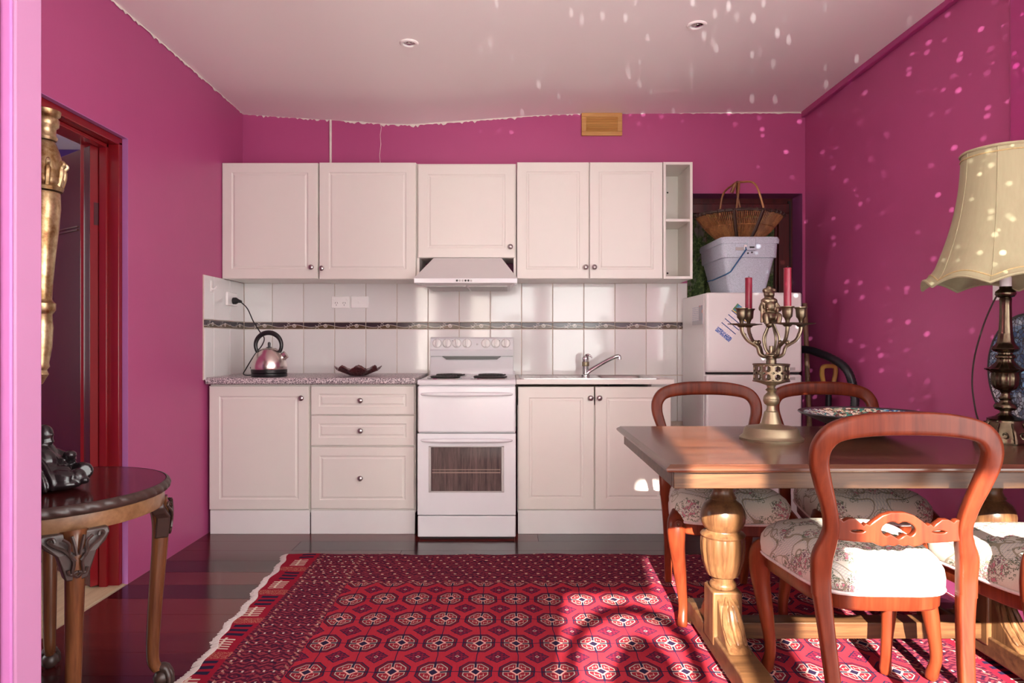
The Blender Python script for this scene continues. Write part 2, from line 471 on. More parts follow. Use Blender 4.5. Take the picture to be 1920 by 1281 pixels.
def bez(pts, n=10):
    """Catmull-Rom through points"""
    P = [Vector(p) for p in pts]; P = [P[0]*2-P[1]] + P + [P[-1]*2-P[-2]]; out = []
    for i in range(1, len(P)-2):
        for k in range(n):
            t = k/n; a, b, c, d = P[i-1], P[i], P[i+1], P[i+2]
            out.append(0.5*((2*b) + (c-a)*t + (2*a-5*b+4*c-d)*t*t + (3*b-a-3*c+d)*t**3))
    out.append(P[-2]); return out
def poly_holes(name, outer, holes, half_thick, bev=0.0):
    """flat outline with holes in the XZ plane, given thickness along Y, returned as a mesh"""
    cu = bpy.data.curves.new(name, 'CURVE'); cu.dimensions = '2D'; cu.fill_mode = 'BOTH'
    cu.extrude = half_thick; cu.bevel_depth = bev; cu.bevel_resolution = 1
    for pl in [outer] + holes:
        sp = cu.splines.new('POLY'); sp.points.add(len(pl)-1); sp.use_cyclic_u = True
        for p, (x, z) in zip(sp.points, pl): p.co = (x, z, 0, 1)
    o = bpy.data.objects.new(name, cu); C.objects.link(o)
    dg = bpy.context.evaluated_depsgraph_get(); me = bpy.data.meshes.new_from_object(o.evaluated_get(dg))
    bpy.data.objects.remove(o); bpy.data.curves.remove(cu)
    me.transform(Matrix.Rotation(PI/2, 4, 'X'))
    me.materials.clear(); me.polygons.foreach_set('use_smooth', [True]*len(me.polygons)); me.set_sharp_from_angle(angle=math.radians(40))
    me.name = name; return me

# ================================================================== THE ROOM
XL, XR, YB, YN, ZC = -1.73, 1.92, 4.43, -1.0, 2.585
TH = 0.2
def wall(name, boxes, mat, label):
    mb = MB()
    for b in boxes: mb.box(*b)
    return struct(obj(name, mb, mat, smooth=0), label)

OX0, OX1, OZ = 1.155, 1.903, 2.062
wall_back = wall('wall_back', [(XL-TH, OX0, YB, YB+0.23, 0, 2.66), (OX0, OX1, YB, YB+0.23, OZ, 2.66), (OX1, XR+TH, YB, YB+0.23, 0, 2.66)], 'wall', 'magenta painted wall behind the kitchen cabinets')
wall_left = wall('wall_left', [(XL-TH, XL, YN, 2.17, 0, 2.66), (XL-TH, XL, 2.17, 3.097, 2.02, 2.66), (XL-TH, XL, 3.097, YB, 0, 2.66)], 'wall', 'magenta painted side wall with the doorway')
wall_right = wall('wall_right', [(XR, XR+TH, 1.25, YB, 0, 2.66), (XR, XR+TH, YN, -0.75, 0, 2.66), (XR, XR+TH, -0.75, 1.25, 0, 0.05), (XR, XR+TH, -0.75, 1.25, 2.52, 2.66)], 'wall', 'magenta painted side wall beside the dining table')
# end wall behind the camera with its glazed openings
ops = [(-1.62, -1.05, 0.30, 2.35), (-0.56, -0.27, 0.2, 1.95), (-0.24, 0.14, 0.2, 1.79), (0.14, 0.36, 0.2, 2.49), (0.58, 1.50, 0.3, 2.02)]  # leftmost opening is added, unseen, to let in more ambient daylight
bx = []; xs = XL - TH
for (a, b, z0, z1) in ops:
    if a > xs: bx.append((xs, a, YN-0.12, YN, 0, 2.66))
    bx += [(a, b, YN-0.12, YN, 0, z0), (a, b, YN-0.12, YN, z1, 2.66)]; xs = b
bx.append((xs, XR+TH, YN-0.12, YN, 0, 2.66))
wall_near = wall('wall_near', bx, 'wall', 'end wall with the sunny glazed openings')
for i, (a, b, z0, z1) in enumerate(ops):
    ld = bpy.data.lights.new('sky_portal', 'AREA'); ld.shape = 'RECTANGLE'; ld.size = b-a; ld.size_y = z1-z0
    ld.cycles.is_portal = True
    lo = bpy.data.objects.new('sky_portal', ld); C.objects.link(lo)
    lo.location = ((a+b)/2, YN-0.11, (z0+z1)/2); lo.rotation_euler = (PI/2, 0, 0)
ld = bpy.data.lights.new('sky_portal', 'AREA'); ld.shape = 'RECTANGLE'; ld.size = 2.47; ld.size_y = 2.0; ld.cycles.is_portal = True
lo = bpy.data.objects.new('sky_portal', ld); C.objects.link(lo); lo.location = (XR+TH-0.01, 0.25, 1.285); lo.rotation_euler = (0, PI/2, 0)
def sheer():
    m = bpy.data.materials.new('sheer_curtain'); m.use_nodes = True; T = m.node_tree
    T.nodes.remove(T.nodes['Principled BSDF'])
    t = T.nodes.new('ShaderNodeBsdfTranslucent'); t.inputs[0].default_value = (0.80, 0.78, 0.74, 1)
    d = T.nodes.new('ShaderNodeBsdfDiffuse'); d.inputs[0].default_value = (0.8, 0.78, 0.74, 1)
    mx = T.nodes.new('ShaderNodeMixShader'); mx.inputs[0].default_value = 0.22
    T.links.new(t.outputs[0], mx.inputs[1]); T.links.new(d.outputs[0], mx.inputs[2])
    T.links.new(mx.outputs[0], T.nodes['Material Output'].inputs[0]); return m
M['sheer'] = sheer()
for k, (a, b, z0, z1) in enumerate(ops[:2]):  # the wide first curtain is added to keep direct sun off the left side
    mb = MB(); n = 60; ring = []
    for j in range(n+1):
        x = a-0.02+(b-a+0.04)*j/n; ring.append((x, YN+0.03+0.012*math.sin(j*1.3)))
    mb.add([(x, y, z0-0.1) for x, y in ring] + [(x, y, z1+0.05) for x, y in ring], [(j, j+1, n+2+j, n+1+j) for j in range(n)])
    tag(obj('sheer_curtain', mb, 'sheer', smooth=180), ['unseen wide sheer white curtain added to diffuse the sun', 'narrow sheer white curtain beside the open sash'][k], 'curtain', 'sheer curtains at the end wall')

# ceiling, sagging along the back wall
def sag(x, y):
    pts = [(-2, 0.008), (-1.73, 0.008), (-0.95, 0.060), (-0.80, 0.076), (-0.62, 0.080), (-0.2, 0.050), (0.2, 0.018), (0.5, 0.004), (2.2, 0.0)]
    for (a, u), (b, v) in zip(pts, pts[1:]):
        if a <= x <= b:
            t = (x-a)/(b-a); return (u+(v-u)*t) * math.exp(-max(0, YB-y)/0.55)
    return 0
mb = MB(); nx, ny = 80, 60
gx = [XL-0.05+(XR-XL+0.1)*i/nx for i in range(nx+1)]; gy = [YN-0.1+(YB+0.1-YN+0.1)*(1-(1-j/ny)**1.6) for j in range(ny+1)]
vs = [(x, y, ZC - sag(x, y) + 0.004*math.sin(x*3+y*2)) for y in gy for x in gx]
fs = [(j*(nx+1)+i, j*(nx+1)+i+1, (j+1)*(nx+1)+i+1, (j+1)*(nx+1)+i) for j in range(ny) for i in range(nx)]
mb.add(vs, fs)
mb.box(XL-TH, XR+TH, YN-0.12, YB+0.23, 2.66, 2.72)
ceiling = struct(obj('ceiling', mb, 'ceil', smooth=50), 'off white ceiling sagging at the back wall')
# ragged paint and plaster line where the ceiling meets the walls
def ragged(pts, out, seed, amp):
    rnd = random.Random(seed); mb = MB(); top = []; bot = []
    for p in pts:
        p = Vector(p); o = Vector(out)
        top.append(p + o*0.006 + Vector((0,0,0.01))); bot.append(p + o*0.004 - Vector((0,0,0.002 + amp*rnd.random()**3)))
    n = len(pts); back = [t - Vector(out)*0.01 for t in top]
    mb.add([tuple(v) for v in top+bot+back], [(i, i+1, n+i+1, n+i) for i in range(n-1)] + [(i, 2*n+i, 2*n+i+1, i+1) for i in range(n-1)])
    return mb
mb = ragged([(XL + (0.46-XL)*i/160, YB, ZC - sag(XL + (0.46-XL)*i/160, YB)) for i in range(161)], (0,-1,0), 3, 0.016)
struct(obj('trim_1', mb, 'plaster', smooth=0), 'ragged white plaster edge between ceiling and back wall')
mb = ragged([(XL, 1.6+(YB-1.6)*i/160, ZC - sag(XL, 1.6+(YB-1.6)*i/160)) for i in range(161)], (1,0,0), 5, 0.012)
struct(obj('trim_2', mb, 'plaster', smooth=0), 'ragged white plaster edge between ceiling and doorway wall')
mb = ragged([(0.74 + (XR-0.74)*i/60, YB, ZC - sag(1, YB)) for i in range(61)], (0,-1,0), 8, 0.006)
struct(obj('trim_3', mb, 'plaster', smooth=0), 'thin white paint edge above the lintel')
mb = MB().box(XR-0.028, XR, 1.5, YB, ZC-0.032, ZC+0.01)
struct(obj('trim_4', mb, 'trimpink', bevel=0.006), 'dark pink cornice strip along the side wall')
mb = MB().box(XR-0.014, XR, 2.578, 2.606, 0.78, ZC)
struct(obj('trim_5', mb, 'wall', bevel=0.004), 'pink upright moulding at the edge of the side wall')
mb = MB().box(XR-0.03, XR, 2.50, 2.578, 0.78, ZC); mb.box(XR-0.02, XR, 2.30, 2.50, 0.78, ZC)
struct(obj('trim_6', mb, 'trimpink', bevel=0.004), 'dark pink boarding nearest the camera on the side wall')
mb = MB().box(-1.165, -1.151, YB-0.012, YB, 2.10, 2.545)
struct(obj('trim_7', mb, 'plaster', bevel=0.003), 'grey cover strip running up the back wall')
crk = MB()
pts = [(-0.842, 2.52), (-0.83, 2.49), (-0.838, 2.44), (-0.834, 2.38), (-0.842, 2.31), (-0.836, 2.24), (-0.84, 2.17)]
crk.tube([(x, YB-0.0005, z) for x, z in pts], 0.0016, 5)
obj('crack', crk, 'plaster', wall_back)

# floor boards run across the room
floor = struct(obj('floor', MB().box(XL, XR, YN, YB+0.2, -0.06, -0.022), 'gap', smooth=0), 'dark red polished timber floor')
pitch = 0.168; y = 4.43 - 33*pitch; row = 0
while y < YB+0.15:
    x = XL; first = True
    while x < XR - 0.01:
        L = random.uniform(0.5, 1.9) if first else random.uniform(1.4, 2.6)
        xe = min(XR, x+L)
        if XR - xe < 0.4: xe = XR
        if y + pitch > 0.6:
            o = obj('floor_board', MB().box(0.0008, xe-x-0.0008, 0.0009, pitch-0.0009, -0.02, 0.0), 'floorb', floor, loc=(x, y, 0))
        x = xe; first = False
    y += pitch; row += 1

# stub wall and red door frame at the near left
mb = MB().box(XL, -1.0, 1.381, 1.463, 0, 2.66)
struct(obj('wall_stub', mb, 'palepink', bevel=0.006), 'bright pink wall end at the near left')
mb = MB().box(-1.30, -1.002, 1.373, 1.381, 0, 2.66)
struct(obj('trim_8', mb, 'lilac', bevel=0.004), 'lilac plaster strip beside the near red frame')
mb = MB().box(-1.30, -1.0215, 1.35, 1.373, 0, 2.66)
struct(obj('trim_9', mb, 'red', bevel=0.004), 'red frame edge at the near left')

# doorway in the left wall
mb = MB().box(-1.93, -1.755, 3.068, 3.097, 0, 2.0); mb.box(-1.93, -1.755, 2.17, 2.2, 0, 2.0); mb.box(-1.93, -1.755, 2.17, 3.097, 1.985, 2.02)
tr = struct(obj('trim_10', mb, 'red', bevel=0.004), 'dark red door frame in the doorway')
mb = MB().box(-1.835, -1.80, 3.05, 3.068, 0, 1.985); mb.box(-1.835, -1.80, 2.2, 3.068, 1.967, 1.985)
obj('door_stop', mb, 'red', tr, bevel=0.003)
obj('reveal', MB().box(-1.7545, -1.7295, 3.095, 3.0972, 0, 2.0205), 'lilac', wall_left)
obj('lintel_reveal', MB().box(-1.7545, -1.7295, 2.17, 3.097, 2.018, 2.0205), 'lilac', wall_left)
# the open door
ang = math.atan2(0.6, -0.8)
d1 = bpy.data.objects.new('door_1', None); C.objects.link(d1); d1.location = (-1.862, 3.03, 0.0); d1.rotation_euler = (0, 0, ang)
struct(d1, 'dark maroon panelled door standing open')
L, H2, t = 0.80, 1.97, 0.044
mb = MB(); mb.box(0, L, -t, 0, 0.01, H2)
obj('slab', mb, 'door', d1, bevel=0.002, world=False)
mb = MB(); mb.box(-0.0015, 0.0, -t+0.001, -0.001, 0.01, H2)
obj('hinge_edge', mb, 'red', d1, world=False)
mb = MB()
for zz in (1.62, 1.605): mb.box(0.12, 0.68, -0.0005, 0.006, zz, zz+0.006)
obj('panel_moulding', mb, 'door', d1, world=False, bevel=0.002)
mb = MB().box(-0.0035, -0.0012, -t+0.002, -t*0.35, 1.62, 1.72); mb.lathe([(0.006, 1.615), (0.006, 1.725)], 10, (-0.004, -t-0.002, 0))
obj('hinge', mb, 'door', d1, world=False)
# the room beyond the doorway
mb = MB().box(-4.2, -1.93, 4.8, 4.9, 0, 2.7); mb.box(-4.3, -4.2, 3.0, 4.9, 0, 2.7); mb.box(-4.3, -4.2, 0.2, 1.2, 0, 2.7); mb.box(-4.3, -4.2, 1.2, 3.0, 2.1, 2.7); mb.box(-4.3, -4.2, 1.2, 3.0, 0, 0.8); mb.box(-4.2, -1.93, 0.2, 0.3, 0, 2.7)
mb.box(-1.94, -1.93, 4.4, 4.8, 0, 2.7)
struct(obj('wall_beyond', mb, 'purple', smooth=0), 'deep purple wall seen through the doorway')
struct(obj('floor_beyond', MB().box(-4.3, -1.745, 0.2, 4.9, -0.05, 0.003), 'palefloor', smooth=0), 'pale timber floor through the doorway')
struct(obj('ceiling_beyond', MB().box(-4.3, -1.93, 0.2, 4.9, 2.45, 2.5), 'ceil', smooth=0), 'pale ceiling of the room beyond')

# door at the back behind the fridge
w1 = struct(obj('door_2', MB().box(OX0, OX1-0.0, 4.585, 4.66, 0, 2.066), 'mahog', smooth=0), 'dark mahogany door behind the fridge')
mb = MB().box(OX0, OX1-0.035, 4.55, 4.585, 1.955, 2.02); mb.box(1.795, OX1-0.035, 4.55, 4.585, 0, 1.955); mb.box(1.775, 1.795, 4.565, 4.585, 0, 1.955)
obj('door_frame', mb, 'mahog', w1, bevel=0.005)
obj('gap', MB().box(OX1-0.035, OX1-0.02, 4.57, 4.59, 0, 2.04), 'gap', w1)
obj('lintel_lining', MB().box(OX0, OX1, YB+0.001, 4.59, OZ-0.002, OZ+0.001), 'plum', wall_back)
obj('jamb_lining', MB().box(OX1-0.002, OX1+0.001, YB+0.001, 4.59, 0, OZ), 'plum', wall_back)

# ------------------------------------------------------------------ splashback tiles
GZ0, GB0, GB1, GZ1 = 0.882, 1.180, 1.2246, 1.478
obj('grout', MB().box(XL, 1.152, YB-0.006, YB, 0.55, GZ1), 'grout', wall_back)
obj('grout', MB().box(XL, XL+0.006, 3.851, YB, GZ0, GZ1), 'grout', wall_left)
tcache = {}
def tile_at(parent, xa, xb, za, zb, mat, side=None):
    g = 0.0021; wd = round(xb-xa-2*g, 4); hh = round(zb-za-2*g, 4)
    key = (wd, hh, mat, side)
    if key not in tcache:
        mb = MB()
        if side: mb.box(-0.004, 0.004, -wd/2, wd/2, -hh/2, hh/2)
        else: mb.box(-wd/2, wd/2, -0.004, 0.004, -hh/2, hh/2)
        tcache[key] = mesh_of(mb, 'tile', 0.002, 2, 40); tcache[key].materials.append(M[mat])
    nm = 'border_tile' if mat.startswith('border') else 'tile'
    loc = (XL+0.0085, (xa+xb)/2, (za+zb)/2) if side else ((xa+xb)/2, YB-0.0085, (za+zb)/2)
    o = bpy.data.objects.new(nm, tcache[key]); C.objects.link(o); o.parent = parent; o.location = loc
    return o
edges = [XL+0.013] + [-1.534 + 0.2016*i for i in range(14)] + [1.152]
for a, b in zip(edges, edges[1:]):
    if b - a < 0.03: continue
    tile_at(wall_back, a, b, GZ0, GB0, 'tile'); tile_at(wall_back, a, b, GB0, GB1, 'border'); tile_at(wall_back, a, b, GB1, GZ1, 'tile')
    if a > 0.88: tile_at(wall_back, a, b, 0.582, GZ0, 'tile')
def border_side():
    m = M['border'].copy(); T = m.node_tree; m.name = 'vine_border_tile_side'
    sep = [n for n in T.nodes if n.bl_idname == 'ShaderNodeSeparateXYZ'][0]
    sw = T.nodes.new('ShaderNodeSeparateXYZ'); cb = T.nodes.new('ShaderNodeCombineXYZ'); tc = [n for n in T.nodes if n.bl_idname == 'ShaderNodeTexCoord'][0]
    T.links.new(tc.outputs['Object'], sw.inputs[0]); T.links.new(sw.outputs[1], cb.inputs[0]); T.links.new(sw.outputs[0], cb.inputs[1]); T.links.new(sw.outputs[2], cb.inputs[2])
    T.links.new(cb.outputs[0], sep.inputs[0]); return m
M['border_side'] = border_side()
ye = [3.851, 3.97, 4.198, 4.418]
for a, b in zip(ye, ye[1:]):
    tile_at(wall_left, a, b, GZ0, GB0, 'tile', 1); tile_at(wall_left, a, b, GB0, GB1, 'border_side', 1); tile_at(wall_left, a, b, GB1, GZ1, 'tile', 1)

# ================================================================== KITCHEN
def panel(x0, x1, z0, z1, yf, m=0.05, t=0.018):
    L = [(0, t), (0, 0.003), (0.003, 0), (m, 0), (m+0.005, 0.0035), (m+0.012, 0.0035), (m+0.019, 0.0003)]
    return MB().rings([[(x0+o, yf+d, z0+o), (x1-o, yf+d, z0+o), (x1-o, yf+d, z1-o), (x0+o, yf+d, z1-o)] for o, d in L])
def knob(parent, x, z, yf):
    rot = Matrix.Rotation(PI/2, 4, 'X')
    mb = MB().lathe([(0.007, -0.002), (0.006, 0.008), (0.011, 0.012), (0.0155, 0.017), (0.0158, 0.020), (0.013, 0.0235), (0.0122, 0.0228), (0.009, 0.025), (0.0, 0.0265)], 20, (x, yf, z), mat=rot)
    return obj('knob', mb, 'pewter', parent)
YD = 3.89
def base_body(p, x0, x1, ztop=0.853):
    mb = MB().box(x0+0.0005, x1-0.0005, YD+0.02, 4.40, 0.12, ztop)
    obj('body', mb, 'white', p)
    obj('kickboard', MB().box(x0+0.003, x1-0.003, YD+0.008, YD+0.026, 0.0, 0.136), 'plinth', p, bevel=0.002)
c1 = thing('base_cabinet', 'white single door base cabinet against the left wall under the kettle', 'cabinet', (-1.43, YD, 0))
base_body(c1, -1.712, -1.138)
dr = obj('door', panel(-1.711, -1.143, 0.142, 0.846, YD, 0.058), 'white', c1, smooth=0); knob(dr, -1.182, 0.778, YD)
c2 = thing('drawer_cabinet', 'white base cabinet with three drawers between door cabinet and stove', 'cabinet', (-0.835, YD, 0))
base_body(c2, -1.136, -0.536)
for z0, z1, mm in ((0.683, 0.846, 0.045), (0.507, 0.677, 0.045), (0.146, 0.498, 0.05)):
    dr = obj('drawer', panel(-1.131, -0.542, z0, z1, YD, mm), 'white', c2, smooth=0); knob(dr, -0.847, (z0+z1)/2, YD)
c3 = thing('sink_cabinet', 'white double door base cabinet under the sink', 'cabinet', (0.485, YD, 0))
base_body(c3, 0.046, 0.924, 0.735)
for x0, x1, kx in ((0.050, 0.483, 0.462), (0.490, 0.921, 0.512)):
    dr = obj('door', panel(x0, x1, 0.142, 0.842, YD, 0.062), 'white', c3, smooth=0); knob(dr, kx, 0.778, YD)
# worktop
mb = MB(); prof = [(3.862, 0.858), (3.855, 0.866), (3.855, 0.882), (3.862, 0.892), (3.872, 0.895), (4.4165, 0.895), (4.4165, 0.858)]
mb.add([(-1.7165, y, z) for y, z in prof] + [(-0.530, y, z) for y, z in prof], [tuple(range(7)), tuple(range(13, 6, -1))] + [(i, i+7, (i+1) % 7+7, (i+1) % 7) for i in range(7)])
tag(obj('worktop', mb, 'worktop', smooth=60), 'grey speckled laminate worktop with the kettle on it', 'worktop')
# sink bench: slab with a cut-out and a pressed steel inset
sk = thing('sink', 'stainless steel inset sink with drainer in white bench', 'sink', (0.485, 4.13, 0.858))
mb = MB().box(0.040, 0.934, 3.865, 3.905, 0.858, 0.885); mb.box(0.040, 0.934, 4.36, 4.417, 0.858, 0.885); mb.box(0.04, 0.065, 3.905, 4.36, 0.858, 0.885); mb.box(0.865, 0.934, 3.905, 4.36, 0.858, 0.885)
mb.box(0.065, 0.52, 3.905, 4.36, 0.862, 0.880)
obj('bench', mb, 'white', sk, smooth=0)
def rrect(x0, x1, y0, y1, r, z, n=5):
    out = []
    for cx, cy, a0 in ((x1-r, y1-r, 0), (x0+r, y1-r, 90), (x0+r, y0+r, 180), (x1-r, y0+r, 270)):
        for k in range(n+1):
            a = math.radians(a0+90*k/n); out.append((cx+r*math.cos(a), cy+r*math.sin(a), z))
    return out
mb = MB().rings([rrect(0.06, 0.868, 3.90, 4.365, 0.03, 0.885), rrect(0.06, 0.868, 3.90, 4.365, 0.03, 0.889), rrect(0.075, 0.853, 3.915, 4.35, 0.03, 0.889), rrect(0.085, 0.843, 3.925, 4.34, 0.03, 0.8855)], False, False)
n0 = [rrect(0.085, 0.50, 3.925, 4.34, 0.03, 0.8855), rrect(0.10, 0.485, 3.94, 4.325, 0.03, 0.882)]
mb.rings(n0, False, True)
mb.box(0.485, 0.54, 3.925, 4.34, 0.880, 0.8855)
mb.rings([rrect(0.535, 0.843, 3.925, 4.34, 0.05, 0.8855), rrect(0.545, 0.833, 3.935, 4.33, 0.05, 0.872), rrect(0.56, 0.82, 3.95, 4.31, 0.06, 0.74)], False, True)
obj('basin', mb, 'steel', sk, smooth=50)
mb = MB()
for i in range(7): mb.box(0.14+0.05*i, 0.155+0.05*i, 3.96, 4.30, 0.882, 0.8845)
obj('drainer_ribs', mb, 'steel', sk, bevel=0.001)
tp = thing('mixer_tap', 'chrome mixer tap with a long swan spout', 'tap', (0.469, 4.20, 0.885))
mb = MB().lathe([(0.026, 0.885), (0.026, 0.895), (0.019, 0.90), (0.019, 0.985), (0.021, 0.99), (0.021, 1.0), (0.014, 1.012), (0.0, 1.014)], 20, (0.469, 4.2, 0))
obj('body', mb, 'chrome', tp)
obj('collar', MB().lathe([(0.0205, 0.948), (0.022, 0.951), (0.022, 0.972), (0.0205, 0.975)], 20, (0.469, 4.2, 0)), 'brassdull', tp)
obj('spout', MB().tube(bez([(0.478, 4.19, 0.905), (0.50, 4.185, 0.925), (0.58, 4.16, 0.975), (0.64, 4.14, 1.006), (0.665, 4.135, 1.010), (0.668, 4.134, 0.990)], 6), [0.012]*24+[0.0105]*6+[0.0115], 12), 'chrome', tp)
obj('lever', MB().tube(bez([(0.469, 4.2, 1.01), (0.478, 4.19, 1.018), (0.495, 4.18, 1.013), (0.507, 4.175, 1.000)], 5), [0.008]*10+[0.005]*6, 8), 'chrome', tp)

# wall cabinets
YU = 4.103
def upper_body(p, x0, x1, z0, z1=2.176):
    obj('body', MB().box(x0+0.0005, x1-0.0005, YU+0.02, 4.417, z0, z1), 'white', p)
u1 = thing('wall_cabinet', 'white single door wall cabinet at the left corner, knob at lower right', 'cabinet', (-1.43, YU, 1.475))
upper_body(u1, -1.712, -1.150, 1.477)
dr = obj('door', panel(-1.727, -1.152, 1.478, 2.174, YU, 0.058), 'white', u1, smooth=0); knob(dr, -1.187, 1.545, YU)
u2 = thing('wall_cabinet', 'white single door wall cabinet left of the range hood, knob at lower left', 'cabinet', (-0.85, YU, 1.475))
upper_body(u2, -1.147, -0.558, 1.474)
dr = obj('door', panel(-1.143, -0.562, 1.475, 2.176, YU, 0.058), 'white', u2, smooth=0); knob(dr, -1.125, 1.538, YU)
u3 = thing('hood_cabinet', 'short white wall cabinet over the range hood', 'cabinet', (-0.258, YU, 1.475))
mb = MB().box(-0.556, 0.040, YU+0.02, 4.417, 1.603, 2.172); mb.box(-0.556, -0.541, YU+0.004, 4.417, 1.476, 1.603); mb.box(0.026, 0.040, YU+0.004, 4.417, 1.476, 1.603)
obj('body', mb, 'white', u3, smooth=0)
dr = obj('door', panel(-0.549, 0.034, 1.604, 2.164, YU, 0.058), 'white', u3, smooth=0); knob(dr, 0.006, 1.668, YU)
u4 = thing('wall_cabinet', 'white double door wall cabinet right of the range hood', 'cabinet', (0.48, YU, 1.475))
upper_body(u4, 0.044, 0.9235, 1.477)
for x0, x1, kx in ((0.046, 0.4785, 0.458), (0.4830, 0.9215, 0.510)):
    dr = obj('door', panel(x0, x1, 1.478, 2.178, YU, 0.055), 'white', u4, smooth=0); knob(dr, kx, 1.546, YU)
u5 = thing('open_shelf_unit', 'narrow white open shelf unit at the end of the wall cabinets', 'shelf', (1.01, YU, 1.475))
X0, X1 = 0.926, 1.103
for nm, b in (('side_panel', (X0, X0+0.016, YU+0.003, 4.417, 1.477, 2.180)), ('side_panel', (X1-0.016, X1, YU+0.003, 4.417, 1.477, 2.180)), ('shelf', (X0+0.016, X1-0.016, YU+0.01, 4.40, 1.823, 1.839)),
              ('top_panel', (X0+0.016, X1-0.016, YU+0.003, 4.40, 2.164, 2.180)), ('bottom_panel', (X0+0.016, X1-0.016, YU+0.003, 4.40, 1.477, 1.493)), ('back_panel', (X0+0.016, X1-0.016, 4.40, 4.417, 1.477, 2.180))):
    obj(nm, MB().box(*b), 'white', u5, bevel=0.0015)
for zz in (1.54, 2.06): obj('screw_cap', MB().lathe([(0.006, 0), (0.005, 0.003), (0, 0.0035)], 10, (1.02, 4.40, zz), mat=Matrix.Rotation(PI/2, 4, 'X')), 'gap', u5)

# range hood
hd = thing('range_hood', 'pale grey slanted range hood with row of small buttons', 'range hood', (-0.253, 3.94, 1.435))
xa, xb = -0.551, 0.046
mb = MB()
lo = [(xa, 3.94), (xb, 3.94), (xb, 4.10), (xa, 4.10)]; up = [(-0.452, 4.085), (-0.047, 4.085), (-0.047, 4.10), (-0.452, 4.10)]
mb.rings([[(x, y, 1.466) for x, y in lo], [(x, y, 1.600) for x, y in up]])
mb.box(-0.535, 0.022, 4.10, 4.405, 1.45, 1.50)
mb.rings([[(-0.53, 4.1, 1.50), (0.02, 4.1, 1.50), (0.02, 4.4, 1.5), (-0.53, 4.4, 1.5)], [(-0.452, 4.1, 1.595), (-0.047, 4.1, 1.595), (-0.047, 4.3, 1.595), (-0.452, 4.3, 1.595)]])
obj('canopy', mb, 'hood', hd, smooth=0)
mb = MB(); mb.rings([[(xa, 3.938, 1.466), (xb, 3.938, 1.466), (xb, 4.10, 1.466), (xa, 4.10, 1.466)], [(xa, 3.938, 1.437), (xb, 3.938, 1.437), (xb, 4.10, 1.437), (xa, 4.10, 1.437)]])
obj('front_lip', mb, 'enamel', hd, bevel=0.003)
mb = MB(); mb.rings([[(-0.535, 3.945, 1.438), (0.03, 3.945, 1.438), (0.022, 4.4, 1.45), (-0.53, 4.4, 1.45)], [(-0.50, 3.97, 1.425), (0.005, 3.97, 1.425), (0.005, 4.39, 1.425), (-0.5, 4.39, 1.425)]])
obj('underside', mb, 'hood', hd, smooth=0)
for a, b in ((-0.485, -0.255), (-0.240, -0.012)): obj('filter', MB().box(a, b, 3.99, 4.36, 1.421, 1.426), 'grille', hd)
for i in range(6): obj('button', MB().lathe([(0.0062, 0), (0.0062, 0.003), (0.004, 0.004), (0, 0.004)], 12, (-0.302+0.0165*i, 3.938, 1.4515), mat=Matrix.Rotation(PI/2, 4, 'X')), 'black' if i in (0, 3, 4) else 'grille', hd)

# stove
SX0, SX1, SY = -0.509, 0.0355, 3.787
st = thing('stove', 'white upright electric stove with coil burners and oven window', 'stove', (-0.237, SY, 0))
obj('body', MB().box(SX0+0.003, SX1-0.003, SY+0.035, 4.395, 0.012, 0.868), 'enamel', st, bevel=0.004)
obj('toe_gap', MB().box(SX0+0.01, SX1-0.01, SY+0.02, SY+0.04, 0.0, 0.02), 'gap', st)
obj('plinth_panel', MB().box(SX0, SX1, SY, SY+0.034, 0.014, 0.131), 'enamel', st, bevel=0.006)
dd = obj('grill_door', MB().box(SX0, SX1, SY, SY+0.034, 0.594, 0.853), 'enamel', st, bevel=0.010, seg=3)
def bar(p, z):
    pts = [(SX0+0.018, SY+0.003, z), (SX0+0.05, SY-0.014, z), (SX0+0.12, SY-0.021, z), ((SX0+SX1)/2, SY-0.024, z), (SX1-0.12, SY-0.021, z), (SX1-0.05, SY-0.014, z), (SX1-0.018, SY+0.003, z)]
    P = bez(pts, 6); n = len(P)
    obj('handle', MB().tube(P, [0.004+0.0075*math.sin(PI*i/(n-1))**0.5 for i in range(n)], 10), 'enamel', p)
bar(dd, 0.808)
do = MB(); a0, a1, b0, b1 = -0.448, -0.030, 0.262, 0.520
do.box(SX0, a0, SY, SY+0.034, 0.138, 0.588); do.box(a1, SX1, SY, SY+0.034, 0.138, 0.588); do.box(a0, a1, SY, SY+0.034, 0.138, b0); do.box(a0, a1, SY, SY+0.034, b1, 0.588)
do = obj('oven_door', do, 'enamel', st, smooth=0); bar(do, 0.552)
obj('window_frame', MB().box(a0, a0+0.014, SY-0.002, SY+0.02, b0, b1).box(a1-0.014, a1, SY-0.002, SY+0.02, b0, b1).box(a0, a1, SY-0.002, SY+0.02, b1-0.007, b1).box(a0, a1, SY-0.002, SY+0.02, b0, b0+0.007), 'grille', do, bevel=0.002)
obj('window_pane', MB().box(a0+0.012, a1-0.012, SY+0.006, SY+0.012, b0+0.006, b1-0.006), 'oven', do)
obj('oven_rack', MB().box(a0+0.02, a1-0.02, SY+0.004, SY+0.0065, 0.369, 0.3735).box(a0+0.02, a1-0.02, SY+0.004, SY+0.0065, 0.386, 0.389), 'rack', do)
mb = MB(); pr = [(SY-0.003, 0.860), (SY-0.005, 0.872), (SY+0.002, 0.884), (SY+0.018, 0.889), (SY+0.045, 0.886), (4.33, 0.886), (4.35, 0.893), (4.36, 0.91), (4.375, 0.91), (4.375, 0.860)]
mb.add([(SX0-0.001, y, z) for y, z in pr] + [(SX1+0.001, y, z) for y, z in pr], [tuple(range(10)), tuple(range(19, 9, -1))] + [(i, i+10, (i+1) % 10+10, (i+1) % 10) for i in range(10)])
obj('hob', mb, 'enamel', st, smooth=50, bevel=0.003, seg=2)
